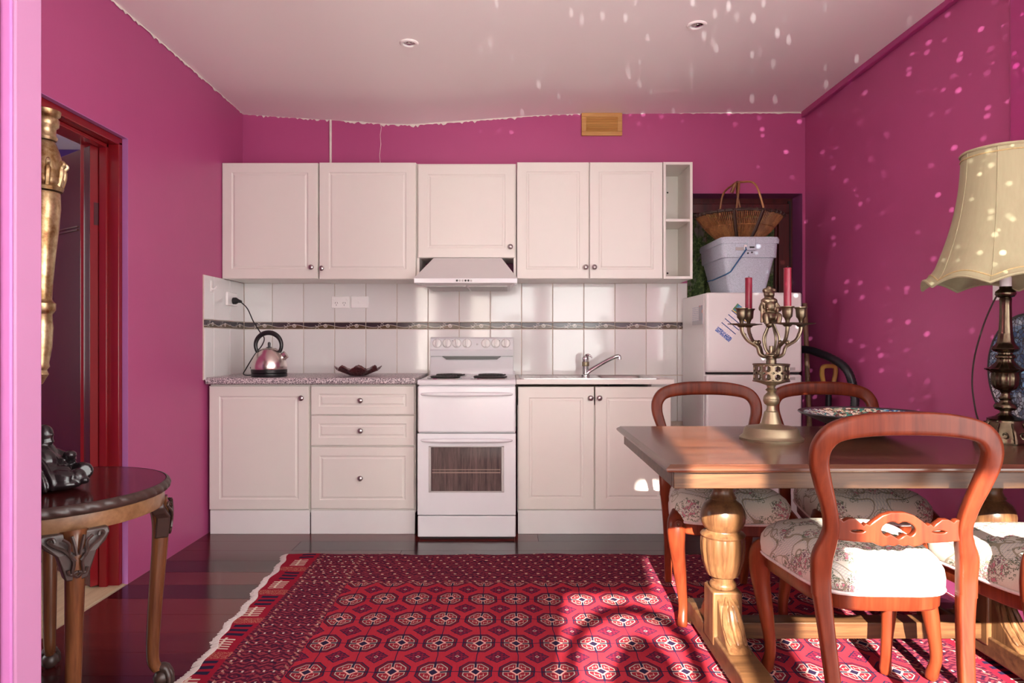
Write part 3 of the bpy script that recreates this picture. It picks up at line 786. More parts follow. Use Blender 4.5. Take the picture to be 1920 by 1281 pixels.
# splashback: lower curved apron, slot, control panel
PX0, PX1 = SX0+0.004, SX1-0.010
mb = MB(); pr = [(4.345, 0.888), (4.352, 0.935), (4.365, 0.955), (4.372, 1.005), (4.395, 1.005), (4.395, 0.888)]
mb.add([(PX0, y, z) for y, z in pr] + [(PX1, y, z) for y, z in pr], [tuple(range(6)), tuple(range(11, 5, -1))] + [(i, i+6, (i+1) % 6+6, (i+1) % 6) for i in range(6)])
obj('splashback', mb, 'enamel', st, smooth=50, bevel=0.004)
obj('vent_slot', MB().prism([(-0.432, 1.006), (-0.05, 1.006), (-0.078, 0.985), (-0.402, 0.985)], 4.3605, 4.38), 'black', st)
mb = MB(); pr = [(4.352, 1.006), (4.345, 1.043), (4.352, 1.047), (4.368, 1.118), (4.378, 1.127), (4.395, 1.127), (4.395, 1.006)]
mb.add([(PX0, y, z) for y, z in pr] + [(PX1, y, z) for y, z in pr], [tuple(range(7)), tuple(range(13, 6, -1))] + [(i, i+7, (i+1) % 7+7, (i+1) % 7) for i in range(7)])
pn = obj('control_panel', mb, 'enamel', st, smooth=30, bevel=0.003)
tilt = Matrix.Rotation(PI/2 - 0.22, 4, 'X')
for i, px in enumerate((819.5, 838, 856.5, 875.5, 895, 911, 929.5, 948)):
    x = (px-955)*4.36/1280
    if i == 4:
        obj('indicator_light', MB().lathe([(0.006, 0), (0.006, 0.005), (0.003, 0.008), (0, 0.008)], 12, (x, 4.360, 1.082), mat=tilt), 'plastic', pn); continue
    k = obj('dial', MB().lathe([(0.0275, 0), (0.0275, 0.004), (0.025, 0.007), (0.021, 0.008), (0, 0.008)], 24, (x, 4.361, 1.088), mat=tilt), 'plastic', pn)
    g = MB().box(-0.0055, 0.0055, -0.025, 0.025, 0.006, 0.024); g.xf(Matrix.Translation((x, 4.361, 1.088)) @ tilt @ Matrix.Rotation(0.12*(i % 3-1), 4, 'Z'))
    obj('grip', g, 'plastic', k, bevel=0.004)
    mk = MB().lathe([(0.0285, 0.0003), (0.0300, 0.0003), (0.0300, 0.0008), (0.0285, 0.0008)], 24, (x, 4.3605, 1.088), mat=tilt)
    obj('dial_ring', mk, 'grille', k)
for px in (848, 936.5, 954.5):
    obj('dial_mark', MB().lathe([(0.0028, 0), (0.0025, 0.002), (0, 0.002)], 8, ((px-955)*4.36/1280, 4.3645, 1.105), mat=tilt), 'black', pn)
for (bx_, by, r) in ((-0.375, 3.965, 0.086), (-0.115, 3.965, 0.098), (-0.365, 4.20, 0.088), (-0.11, 4.20, 0.084)):
    b = obj('burner', MB().lathe([(r+0.016, 0.8862), (r+0.014, 0.8895), (r+0.004, 0.8885), (r*0.3, 0.8875), (0, 0.8875)], 32, (bx_, by, 0)), 'chrome', st)
    P = [(bx_+(0.02+(r-0.02)*i/150)*math.cos(i*2*PI*4/150), by+(0.02+(r-0.02)*i/150)*math.sin(i*2*PI*4/150), 0.8955) for i in range(151)]
    obj('coil', MB().tube(P, 0.0058, 6), 'coil', b)

# ================================================================== FRIDGE CORNER
fr = thing('fridge', 'white two door fridge with the freezer on top', 'fridge', (1.388, 3.867, 0))
FX0, FX1, FY = 1.116, 1.659, 3.867
obj('body', MB().box(FX0, FX1, FY+0.055, 4.40, 0.02, 1.376), 'fridge', fr, bevel=0.006)
for z0, z1, nm in ((0.925, 1.378, 'freezer_door'), (0.07, 0.912, 'fridge_door')):
    d = obj(nm, MB().box(FX0, FX1, FY, FY+0.05, z0, z1), 'fridge', fr, bevel=0.012, seg=3)
    zz = z0+0.012 if nm == 'freezer_door' else z1-0.03
    obj('handle_recess', MB().box(FX1-0.19, FX1-0.04, FY-0.001, FY+0.003, zz, zz+0.016), 'grille', d)
obj('door_gap', MB().box(FX0+0.01, FX1-0.01, FY+0.02, FY+0.06, 0.912, 0.925), 'gap', fr)
obj('plinth', MB().box(FX0+0.01, FX1-0.01, FY+0.03, FY+0.06, 0.0, 0.07), 'fridge', fr)

def calendar():
    m = Mat('printed_calendar', 0.5); x, y, z = m.xyz()           # local: x -.05...05, z -.1...1
    c = m.mix(0.0, (0.80, 0.78, 0.78), (0.8, 0.78, 0.78))
    rows = ((z + 0.068) / 0.0295).fr().gt(0.82) * z.within(-0.068, 0.052)
    cols = ((x + 0.05) / 0.0334).fr().lt(0.03)
    nums = m.noise(330, 1).gt(0.60) * z.within(-0.066, 0.05)
    c = m.mix(nums * 0.45, c, (0.35, 0.33, 0.38)); c = m.mix(cols * 0.4, c, (0.4, 0.4, 0.45)); c = m.mix(rows, c, (0.03, 0.07, 0.22))
    foot = m.mix(m.noise(260, 1).gt(0.56), (0.025, 0.10, 0.36), (0.7, 0.72, 0.8))
    c = m.mix(z.lt(-0.07), c, foot)
    pic = m.ramp(m.noise(45, 3), [(0.35, (0.02, 0.05, 0.02)), (0.48, (0.10, 0.30, 0.06)), (0.58, (0.03, 0.22, 0.42)), (0.75, (0.30, 0.55, 0.70))])
    c = m.mix(z.gt(0.056), c, pic); c = m.mix(z.within(0.050, 0.056), c, (0.7, 0.55, 0.12))
    return m.col(c).m
M['calendar'] = calendar()
cal = tag(obj('calendar', MB().box(-0.052, 0.052, -0.0012, 0.0012, -0.1, 0.1), 'calendar', loc=(1.268, FY-0.0015, 1.206), rot=(0, math.radians(40), 0)), 'blue and white card calendar stuck askew on the freezer door', 'calendar')
def notice():
    m = Mat('printed_notice', 0.5); x, y, z = m.xyz()
    c = m.mix(((z / 0.011).fr().lt(0.35)) * y.gt(-0.03) * m.noise(300, 1).gt(0.45), (0.74, 0.73, 0.73), (0.30, 0.36, 0.50))
    c = m.mix(y.lt(-0.035), c, m.mix(m.noise(30, 2).gt(0.62), (0.36, 0.36, 0.40), (0.65, 0.25, 0.14)))
    c = m.mix(z.lt(-0.033), c, (0.40, 0.42, 0.44)); return m.col(c).m
M['notice'] = notice()
tag(obj('paper_notice', MB().box(-0.0012, 0.0012, -0.105, 0.105, -0.055, 0.055), 'notice', loc=(FX0-0.0015, 4.05, 1.255)), 'printed paper notice on the side of the fridge', 'notice')

# cool box on the fridge
cb = thing('cool_box', 'pale grey speckled plastic tub with lid on top of the fridge', 'box', (1.40, 4.18, 1.378))
def fr4(x0, x1, y0, y1, z, r=0.03): return rrect(x0, x1, y0, y1, r, z, 3)
B = [(1.29, 1.505, 4.00, 4.37, 1.379), (1.245, 1.545, 3.965, 4.405, 1.585), (1.236, 1.556, 3.955, 4.415, 1.588), (1.232, 1.560, 3.952, 4.418, 1.668)]
obj('tub', MB().rings([fr4(*b) for b in B]), 'cooler', cb, smooth=35)
obj('lid', MB().rings([fr4(1.226, 1.568, 3.945, 4.424, 1.668), fr4(1.224, 1.570, 3.943, 4.426, 1.69), fr4(1.23, 1.564, 3.95, 4.42, 1.706), fr4(1.25, 1.545, 3.97, 4.40, 1.710)]), 'cooler', cb, smooth=35)
lt = obj('latch', MB().box(1.375, 1.425, 3.938, 3.956, 1.625, 1.70), 'cooler', cb, bevel=0.006)
obj('latch_slot', MB().rings([rrect(1.384, 1.414, -0.004, 0.004, 0.0035, 0, 3)]) if False else MB().box(1.386, 1.414, 3.936, 3.94, 1.640, 1.648), 'gap', lt)
for x in (1.382, 1.405): obj('drain_hole', MB().lathe([(0.005, 0), (0.005, 0.003), (0, 0.003)], 10, (x, 3.956, 1.612+0.004*(x > 1.4)), mat=Matrix.Rotation(PI/2, 4, 'X')), 'gap', cb)
obj('label_plate', MB().box(1.31, 1.355, 3.950, 3.956, 1.628, 1.646), 'grille', cb)
obj('handle', MB().tube([(1.366, 3.945, 1.645), (1.365, 3.935, 1.63), (1.27, 3.92, 1.50), (1.245, 3.93, 1.485), (1.222, 4.10, 1.468), (1.22, 4.2, 1.47)], 0.0042, 8), 'bluewire', cb)
obj('handle_pivot', MB().box(1.358, 1.374, 3.942, 3.956, 1.63, 1.66), 'plastic', cb, bevel=0.003)

# basket on the cool box
bk = thing('wicker_basket', 'flat boat shaped cane basket with tall handle on the grey tub', 'basket', (1.397, 4.15, 1.712))
bc = Vector((1.397, 4.15, 0))
def bp(a, t):
    rx = 0.13 + 0.134*t**0.8; ry = 0.085 + 0.088*t**0.8
    return (bc.x + rx*math.cos(a), bc.y + ry*math.sin(a), 1.715 + 0.145*t + 0.012*t*abs(math.sin(a))**2)
mb = MB()
for i in range(130):
    a = 2*PI*i/130; mb.tube([bp(a, t) for t in (0, 0.35, 0.7, 1)], 0.0034, 5)
for t in (0.04, 0.5): mb.tube([bp(2*PI*i/60, t) for i in range(61)], 0.004, 5)
mb.rings([[bp(2*PI*i/40, 0.02) for i in range(40)], [bp(2*PI*i/40, 0.0) for i in range(40)]])
o = obj('cane_weave', mb, 'cane', bk); o['kind'] = 'stuff'
mb = MB().tube([bp(2*PI*i/80, 1.0) for i in range(81)], [0.009+0.0022*math.sin(i*2.1) for i in range(81)], 8)
obj('rim', mb, 'darkcane', bk)
mb = MB()
for i in range(36):
    a = 2*PI*i/36; p = Vector(bp(a, 1.0)); mb.sphere(p, (0.004, 0.013, 0.013), 8, 6, Matrix.Rotation(a+PI/2, 4, 'Z'))
o = obj('rim_binding', mb, 'darkcane', bk); o['kind'] = 'stuff'
for a in (-1.9, -1.25, 1.25, 1.9):
    obj('strap', MB().tube([Vector(bp(a, t))*1.0 + Vector((0, 0.004 if a > 0 else -0.004, 0)) for t in (0, 0.3, 0.6, 1)], 0.0105, 6), 'darkcane', bk)
top = Vector((1.392, 4.15, 2.068))
for a, q in ((-1.85, -0.03), (-1.2, 0.02), (1.25, 0.0), (1.85, -0.045)):
    p0 = Vector(bp(a, 1.0)); mid = p0.lerp(top, 0.55) + Vector((q*0.4, (p0.y-4.15)*0.40, 0.045))
    obj('handle_cane', MB().tube(bez([p0 - Vector((0, 0, 0.01)), mid, top + Vector((q*0.3, (p0.y-4.15)*0.06, 0))], 8), 0.0062, 7), 'cane', bk)
obj('handle_wrap', MB().tube(bez([top + Vector((-0.035, 0.02, -0.06)), top + Vector((-0.02, 0.01, -0.02)), top + Vector((0, 0, 0.002))], 6), [0.0105+0.002*(i % 2) for i in range(13)], 8), 'cane', bk)

# curtain over the back door
mb = MB(); n = 70; up = []; dn = []
for j in range(n+1):
    x = 1.165+0.60*j/n; y = 4.525 + 0.016*math.sin(j*0.75)+0.006*math.sin(j*1.9); up.append((x, y, 1.93+0.012*math.sin(j*0.4))); dn.append((x-0.02, y, 0.9))
back = [(x, y+0.004, z) for x, y, z in up]; backd = [(x, y+0.004, z) for x, y, z in dn]
mb.rings([dn, up, back, backd, dn], False, False, closed=False)
tag(obj('curtain', mb, 'curtain', smooth=60), 'green leaf print curtain behind the grey tub', 'curtain')

# tools beside the fridge
br = thing('broom', 'wooden broom handle leaning behind the fridge', 'broom', (1.79, 4.05, 0))
obj('handle', MB().tube([(1.80, 4.05, 0.10), (1.826, 4.22, 1.335)], [0.0145, 0.0145], 10), 'stick', br)
obj('head', MB().box(1.74, 1.88, 4.02, 4.08, 0.07, 0.12), 'stick', br, bevel=0.01)
mb = MB()
for i in range(40): mb.tube([(1.745+0.0033*i, 4.05+0.02*math.sin(i*7.0), 0.08), (1.742+0.0034*i, 4.05+0.03*math.sin(i*7.0), 0.0)], 0.003, 4)
o = obj('bristles', mb, 'darkcane', br); o['kind'] = 'stuff'
gm = thing('dustpan_handle', 'dark green plastic tool handle behind the broom handle', 'tool', (1.80, 4.33, 0))
obj('shaft', MB().tube([(1.775, 4.30, 0.0), (1.80, 4.36, 1.10)], 0.010, 8), 'plastic', gm)
obj('grip', MB().tube([(1.795, 4.35, 0.90), (1.805, 4.37, 1.10), (1.81, 4.38, 1.26)], [0.012, 0.018, 0.012], 10), 'green', gm)
obj('tip', MB().tube([(1.81, 4.38, 1.26), (1.835, 4.38, 1.30), (1.838, 4.38, 1.24)], 0.006, 8), 'green', gm)
wr = thing('mop', 'thin white rod leaning beside the fridge side', 'tool', (1.70, 4.0, 0))
obj('rod', MB().tube([(1.69, 3.93, 0.06), (1.70, 4.03, 0.90)], 0.0065, 8), 'plastic', wr)
obj('mop_head', MB().box(1.667, 1.71, 3.88, 3.98, 0.0, 0.06), 'plastic', wr, bevel=0.01)
sv = thing('spade', 'spade with ochre D shaped grip standing by the side wall', 'spade', (1.865, 3.98, 0))
c = Vector((1.862, 3.98, 0.0))
obj('grip', MB().tube(bez([c+Vector((0, 0, 0.80)), c+Vector((-0.036, -0.004, 0.875)), c+Vector((-0.038, -0.004, 0.945)), c+Vector((0, -0.004, 0.957)), c+Vector((0.036, -0.004, 0.945)), c+Vector((0.030, -0.004, 0.875)), c+Vector((0.004, 0, 0.80))], 6), 0.0125, 10, sq=0.7), 'yellow', sv)
obj('shaft', MB().tube([c+Vector((0, 0, 0.815)), c+Vector((-0.01, 0, 0.30))], 0.017, 10), 'rubber', sv)
obj('blade', MB().prism([(1.80, 0.30), (1.90, 0.30), (1.90, 0.08), (1.85, 0.0), (1.80, 0.08)], 3.97, 3.978), 'steel', sv)
vh = thing('vacuum_cleaner', 'black ribbed vacuum hose looped against the side wall', 'vacuum', (1.83, 3.62, 0))
P = bez([(1.70, 4.34, 0.60), (1.71, 4.30, 0.92), (1.745, 4.12, 1.045), (1.80, 3.95, 1.03), (1.845, 3.76, 0.96), (1.875, 3.72, 0.85), (1.87, 3.70, 0.74), (1.83, 3.70, 0.64), (1.78, 3.70, 0.50), (1.78, 3.68, 0.2)], 14)
obj('hose', MB().tube(P, [0.0215+0.002*(i % 2) for i in range(len(P))], 12), 'rubber', vh)
obj('canister', MB().lathe([(0.09, 0.0), (0.1, 0.02), (0.1, 0.16), (0.07, 0.22), (0.03, 0.24), (0, 0.24)], 24, (1.79, 3.66, 0)), 'rubber', vh)

# ================================================================== SMALL KITCHEN THINGS
def outlet_plate(name, label, cat, x0, x1, z0, z1, kind):
    t = thing(name, label, cat, ((x0+x1)/2, YB-0.0125, (z0+z1)/2))
    p = obj('plate', MB().box(x0, x1, YB-0.0215, YB-0.0125, z0, z1), 'plastic', t, bevel=0.003)
    rx = Matrix.Rotation(PI/2, 4, 'X')
    if kind == 2:
        for cx in (x0+0.032, x1-0.032):
            for dx, dz, r in ((-0.007, 0.004, 0.35), (0.007, 0.004, -0.35), (0, -0.010, 0)):
                g = MB().box(-0.0012, 0.0012, -0.0005, 0.0005, -0.005, 0.005); g.xf(Matrix.Translation((cx+dx, YB-0.0218, (z0+z1)/2-0.008+dz)) @ Matrix.Rotation(r, 4, 'Y')); obj('pin_slot', g, 'gap', p)
        for cx in (x0+0.014, x1-0.014): obj('switch', MB().lathe([(0.008, 0), (0.007, 0.004), (0, 0.0045)], 14, (cx, YB-0.0215, z1-0.016), mat=rx), 'plastic', p)
    else:
        obj('switch', MB().lathe([(0.009, 0), (0.008, 0.004), (0, 0.0045)], 14, ((x0+x1)/2-0.004, YB-0.0215, (z0+z1)/2+0.002), mat=rx), 'plastic', p)
outlet_plate('power_outlet', 'white double power outlet on the tiles above the worktop', 'outlet', -1.149, -1.035, 1.316, 1.391, 2)
outlet_plate('switch_plate', 'white single button switch plate right of the double outlet', 'switch', -1.024, -0.911, 1.316, 1.391, 1)
po = thing('power_outlet', 'white power outlet on the left wall tiles with black plug', 'outlet', (XL+0.013, 4.20, 1.36))
obj('plate', MB().box(XL+0.0125, XL+0.030, 4.125, 4.27, 1.32, 1.40), 'plastic', po, bevel=0.004)
hk = thing('wall_hook', 'small white plastic hook on the left wall tiles', 'hook', (XL+0.013, 3.93, 1.42))
obj('back_strip', MB().box(XL+0.0125, XL+0.017, 3.915, 3.94, 1.385, 1.452), 'plastic', hk, bevel=0.002)
obj('prong', MB().tube(bez([(XL+0.016, 3.93, 1.405), (XL+0.03, 3.93, 1.402), (XL+0.045, 3.93, 1.418)], 5), 0.004, 8), 'plastic', hk)

kt = thing('kettle', 'brushed steel dome kettle with black ring handle on the worktop', 'kettle', (-1.40, 3.98, 0.895))
kc = (-1.40, 3.98, 0)
obj('power_base', MB().lathe([(0.098, 0.896), (0.101, 0.900), (0.101, 0.914), (0.094, 0.919), (0, 0.919)], 40, kc), 'black', kt)
obj('body', MB().lathe([(0.099, 0.938), (0.101, 0.945), (0.1005, 0.962), (0.096, 0.985), (0.086, 1.010), (0.070, 1.034), (0.052, 1.051), (0.044, 1.057), (0.042, 1.057), (0.038, 1.061), (0.0, 1.064)], 48, kc), 'ksteel', kt, smooth=60)
obj('lower_band', MB().lathe([(0.092, 0.917), (0.100, 0.920), (0.1015, 0.937), (0.0985, 0.940)], 48, kc), 'black', kt)
obj('lid_knob', MB().lathe([(0.017, 1.062), (0.017, 1.066), (0.007, 1.069), (0.0085, 1.085), (0.0075, 1.094), (0, 1.098)], 16, kc), 'black', kt)
P = [(-1.40 - 0.004 + 0.0755*math.cos(a), 3.98, 1.078 + 0.0735*math.sin(a)) for a in [math.radians(-38 + (256)*i/30) for i in range(31)]]
obj('handle', MB().tube(P, [0.0125-0.002*math.cos(PI*2*i/30) for i in range(31)], 12), 'black', kt)
g = MB(); sp = []
for r, d in ((0.026, 0.0), (0.022, 0.035), (0.024, 0.043)):
    sp.append([tuple(Vector((-1.335, 3.98, 1.0)) + Vector((0.80, 0, 0.60))*d + Vector((-0.60, 0, 0.80))*r*math.cos(a) + Vector((0, 1, 0))*r*0.7*math.sin(a)) for a in [2*PI*k/12 for k in range(12)]])
obj('spout', g.rings(sp), 'ksteel', kt)
obj('switch', MB().box(-1.508, -1.497, 3.97, 3.99, 0.942, 0.952), 'black', kt)
obj_plug = lambda par: obj('plug', MB().tube([(XL+0.031, 4.20, 1.350), (XL+0.05, 4.20, 1.350), (XL+0.066, 4.195, 1.349), (XL+0.085, 4.19, 1.344)], [0.021, 0.021, 0.011, 0.008], 12), 'black', par)
pcord = obj('power_cord', MB().tube(bez([(XL+0.08, 4.19, 1.345), (-1.60, 4.17, 1.30), (-1.555, 4.15, 1.22), (-1.50, 4.12, 1.15), (-1.472, 4.10, 1.118), (-1.487, 4.10, 1.075), (-1.53, 4.10, 1.02), (-1.572, 4.08, 0.94), (-1.575, 4.05, 0.904), (-1.50, 4.02, 0.902)], 8), 0.0035, 6), 'black', kt); obj_plug(pcord)

mb = MB(); ro = []
for s in (1, -1):
    for r, z in ([(0.0, 0.897), (0.045, 0.897), (0.058, 0.902), (0.095, 0.922), (0.132, 0.940)] if s == 1 else [(0.132, 0.944), (0.095, 0.927), (0.056, 0.907), (0.0, 0.905)]):
        wv = max(0, (r-0.05)/0.082)
        ro.append([(-0.899+max(r, 1e-4)*(1+0.05*wv*math.sin(8*a))*math.cos(a), 4.06+max(r, 1e-4)*(1+0.05*wv*math.sin(8*a))*math.sin(a), z+0.0012+0.011*wv*math.sin(8*a)+0.0015*wv*math.sin(40*a)) for a in [2*PI*k/96 for k in range(96)]])
tag(obj('glass_dish', mb.rings(ro), 'redglass', smooth=60), 'shallow ruby glass dish with rippled edge on the worktop', 'dish')

# vent, downlights
vt = thing('wooden_vent', 'square edged pine louvre vent at the top of the back wall', 'vent', (0.60, YB, 2.43))
for b in ((0.467, 0.73, 2.432, 2.458), (0.467, 0.73, 2.552, 2.580), (0.467, 0.498, 2.458, 2.552), (0.699, 0.73, 2.458, 2.552)):
    obj('frame_rail', MB().box(b[0], b[1], YB-0.020, YB, b[2], b[3]), 'pine', vt, bevel=0.003)
obj('backing', MB().box(0.498, 0.699, YB-0.004, YB, 2.458, 2.552), 'gap', vt)
for i in range(6):
    g = MB().box(0.498, 0.699, -0.010, 0.010, -0.003, 0.003); g.xf(Matrix.Translation((0, YB-0.011, 2.4665+0.0155*i)) @ Matrix.Rotation(-0.75, 4, 'X')); obj('slat', g, 'pine', vt)
for x, y, lb in ((-0.494, 3.364, 'small round recessed downlight above the stove'), (0.881, 3.205, 'small round recessed downlight above the dining table side')):
    zc = ZC - sag(x, y) + 0.004*math.sin(x*3+y*2)
    d = thing('downlight', lb, 'downlight', (x, y, zc), 0, 'recessed ceiling downlights')
    obj('bezel', MB().lathe([(0.046, zc+0.003), (0.046, zc-0.003), (0.040, zc-0.007), (0.032, zc-0.006), (0.030, zc+0.004)], 28, (x, y, 0), cap=False), 'ceil', d)
    obj('bulb', MB().lathe([(0.031, zc-0.0005), (0.028, zc-0.0015), (0.016, zc-0.002), (0.014, zc-0.005), (0, zc-0.006)], 20, (x, y, 0)), 'chrome', d)

# ================================================================== RUG
RX0, RX1, RY0, RY1 = -1.09, 1.71, 0.95, 3.50
M['rug'] = rug_mat(RX0, RX1, RY0, RY1)
rg = thing('rug', 'red Turkmen style wool rug with rows of octagons on the timber floor', 'rug', (0.3, 2.2, 0))
mb = MB(); nx, ny = 90, 110; rnd = random.Random(4)
ex = [0.007*math.sin(j*0.33)+0.006*math.sin(j*0.9+1)+0.052-0.088*max(0, (j/ny*2.55-1.25)/1.3) for j in range(ny+1)]
vs = []
for j in range(ny+1):
    for i in range(nx+1):
        u = i/nx; v = j/ny
        x = RX0+(RX1-RX0)*u + ex[j]*(1-u)**4; y = RY0+(RY1-RY0)*v + 0.006*math.sin(i*0.5)*v**8
        vs.append((x, y, 0.009 + 0.0025*math.sin(x*5)*math.sin(y*4) + 0.001*math.sin(x*31+y*11)))
fs = [(j*(nx+1)+i, j*(nx+1)+i+1, (j+1)*(nx+1)+i+1, (j+1)*(nx+1)+i) for j in range(ny) for i in range(nx)]
nb = len(vs)
bd = [j*(nx+1) for j in range(ny+1)], [j*(nx+1)+nx for j in range(ny+1)], list(range(nx+1)), [ny*(nx+1)+i for i in range(nx+1)]
for e in bd:
    k0 = len(vs); vs += [(vs[q][0], vs[q][1], 0.0005) for q in e]
    fs += [(e[q], e[q+1], k0+q+1, k0+q) for q in range(len(e)-1)]
mb.add(vs, fs)
pile = obj('pile', mb, 'rug', None, smooth=60); pile.parent = rg; pile.matrix_parent_inverse = Matrix.Translation(-rg.location)
mb = MB(); k = 0
for j in range(420):
    y = RY0 + (RY1-RY0)*(j+0.5)/420; ff = (y-RY0)/(RY1-RY0)*ny; e = ex[int(ff)]*(1-ff % 1) + ex[min(ny, int(ff)+1)]*(ff % 1)
    x0 = RX0 + e + 0.004; L = 0.026 + 0.008*rnd.random(); dy = (rnd.random()-0.5)*0.012
    mb.tube([(x0, y, 0.009), (x0-L*0.5, y+dy*0.4, 0.007), (x0-L, y+dy, 0.0035)], [0.0032, 0.0032, 0.002], 5)
o = obj('fringe', mb, 'fringe', rg); o['kind'] = 'stuff'

# ================================================================== DINING TABLE
TX0, TX1, TY0, TY1 = 0.432, 1.900, 1.876, 2.754
dt = thing('dining_table', 'dark oak refectory table with two bulbous carved pedestals', 'table', (1.17, 2.32, 0))
L = [(0.012, 0.7365), (0.004, 0.740), (0.0, 0.745), (0.0, 0.750), (0.006, 0.7545), (0.008, 0.7555), (0.014, 0.760)]
obj('tabletop', MB().rings([[(TX0+o, TY0+o, z), (TX1-o, TY0+o, z), (TX1-o, TY1-o, z), (TX0+o, TY1-o, z)] for o, z in L]), 'oaktop', dt, smooth=25)
ins = 0.026
for nm, b in (('apron', (TX0+ins, TX1-ins, TY0+ins, TY0+ins+0.024, 0.690, 0.737)), ('apron', (TX0+ins, TX1-ins, TY1-ins-0.024, TY1-ins, 0.690, 0.737)),
              ('apron', (TX0+ins, TX0+ins+0.024, TY0+ins+0.024, TY1-ins-0.024, 0.690, 0.737)), ('apron', (TX1-ins-0.024, TX1-ins, TY0+ins+0.024, TY1-ins-0.024, 0.690, 0.737))):
    obj(nm, MB().box(*b), 'oak', dt, bevel=0.002)
PY = 2.36
def pedestal(px):
    prof = [(0.034, 0.252), (0.043, 0.254), (0.046, 0.262), (0.043, 0.270), (0.036, 0.276), (0.037, 0.290), (0.052, 0.296)]
    cup = [(0.052, 0.296), (0.060, 0.312), (0.070, 0.345), (0.0755, 0.385), (0.076, 0.415), (0.073, 0.428)]
    top = [(0.073, 0.428), (0.076, 0.434), (0.071, 0.441), (0.060, 0.446), (0.058, 0.452), (0.066, 0.462), (0.074, 0.480), (0.076, 0.500), (0.073, 0.520), (0.062, 0.540), (0.048, 0.550), (0.042, 0.556), (0.046, 0.562), (0.040, 0.570), (0.034, 0.585), (0.040, 0.610), (0.050, 0.62), (0.050, 0.66), (0.07, 0.672), (0.07, 0.692)]
    mb = MB().lathe(prof, 32, (px, PY, 0))
    mb.lathe([(r, z) for r, z in cup], 128, (px, PY, 0), mod=lambda a, z: 1 - 0.055*abs(math.cos(8*a))**3 * min(1, (z-0.296)/0.02) * min(1, max(0, (0.430-z)/0.006)), cap=False)
    mb.lathe(top, 40, (px, PY, 0))
    p = obj('pedestal', mb, 'oakleg', dt, smooth=50)
    blk = obj('block', MB().box(px-0.05, px+0.05, PY-0.055, PY+0.055, 0.07, 0.252), 'oakleg', p, bevel=0.006)
    for s in (-1, 1):
        # leaf bracket spreading from the block down along the foot
        poly = [(0.05, 0.235), (0.075, 0.215), (0.10, 0.17), (0.15, 0.12), (0.20, 0.098), (0.20, 0.085), (0.05, 0.085)]
        g = MB(); n0 = len(poly)
        g.add([(px-0.036, PY+s*a, z) for a, z in poly] + [(px+0.036, PY+s*a, z) for a, z in poly], [tuple(range(n0)), tuple(range(2*n0-1, n0-1, -1))] + [(i, i+n0, (i+1) % n0+n0, (i+1) % n0) for i in range(n0)])
        bkt = obj('bracket', g, 'oakleg', p, bevel=0.006)
        cv = MB()
        for k in (-1, 0, 1):
            cv.tube(bez([(px+k*0.006, PY+s*0.058, 0.235), (px+k*0.018, PY+s*0.083, 0.208), (px+k*0.027, PY+s*0.115, 0.158), (px+k*0.024, PY+s*0.16, 0.118)], 5), [0.005]*5+[0.009]*6+[0.007]*4+[0.003], 7)
        obj('leaf_carving', cv, 'oakleg', bkt)
    poly = [(1.955, 0.0), (1.955, 0.055), (1.98, 0.075), (2.06, 0.088), (2.61, 0.088), (2.69, 0.075), (2.715, 0.055), (2.715, 0.0), (2.62, 0.0), (2.60, 0.018), (2.07, 0.018), (2.05, 0.0)]
    g = MB(); n0 = len(poly)
    g.add([(px-0.047, a, z) for a, z in poly] + [(px+0.047, a, z) for a, z in poly], [tuple(range(n0))[::-1], tuple(range(n0, 2*n0))] + [(i, (i+1) % n0, (i+1) % n0+n0, i+n0) for i in range(n0)])
    obj('foot', g.xf(Matrix.Translation((0, 0, 0.0145))), 'oak', p, bevel=0.006)
pedestal(0.738); pedestal(1.664)
obj('stretcher', MB().box(0.785, 1.617, 2.335, 2.405, 0.082, 0.138), 'oak', dt, bevel=0.003)

# ------------------------------------------------------------------ balloon back chairs
def sweep_xz(path, yf, ht, n=16):
    """path of (x, z, half width); a rounded section is carried along it in the XZ plane"""
    P = bez(path, 6); mb = MB(); rr = []
    for i, p in enumerate(P):
        a = P[min(i+1, len(P)-1)]; b = P[max(i-1, 0)]
        t = Vector((a.x-b.x, a.y-b.y)); t.normalize(); nn = Vector((-t.y, t.x)); ring = []
        for k in range(n):
            th = 2*PI*(k+0.5)/n; ca = math.copysign(abs(math.cos(th))**0.42, math.cos(th)); sa = math.copysign(abs(math.sin(th))**0.42, math.sin(th))
            x = p.x + nn.x*ca*p.z; z = p.y + nn.y*ca*p.z
            ring.append((x, yf(p.y) + sa*ht, z))
        rr.append(ring)
    return mb.rings(rr)
def yback(z):
    if z > 0.45: return -0.225 - 0.085*((z-0.45)/0.45)**1.3
    return -0.225 - 0.075*((0.45-z)/0.45)**1.6
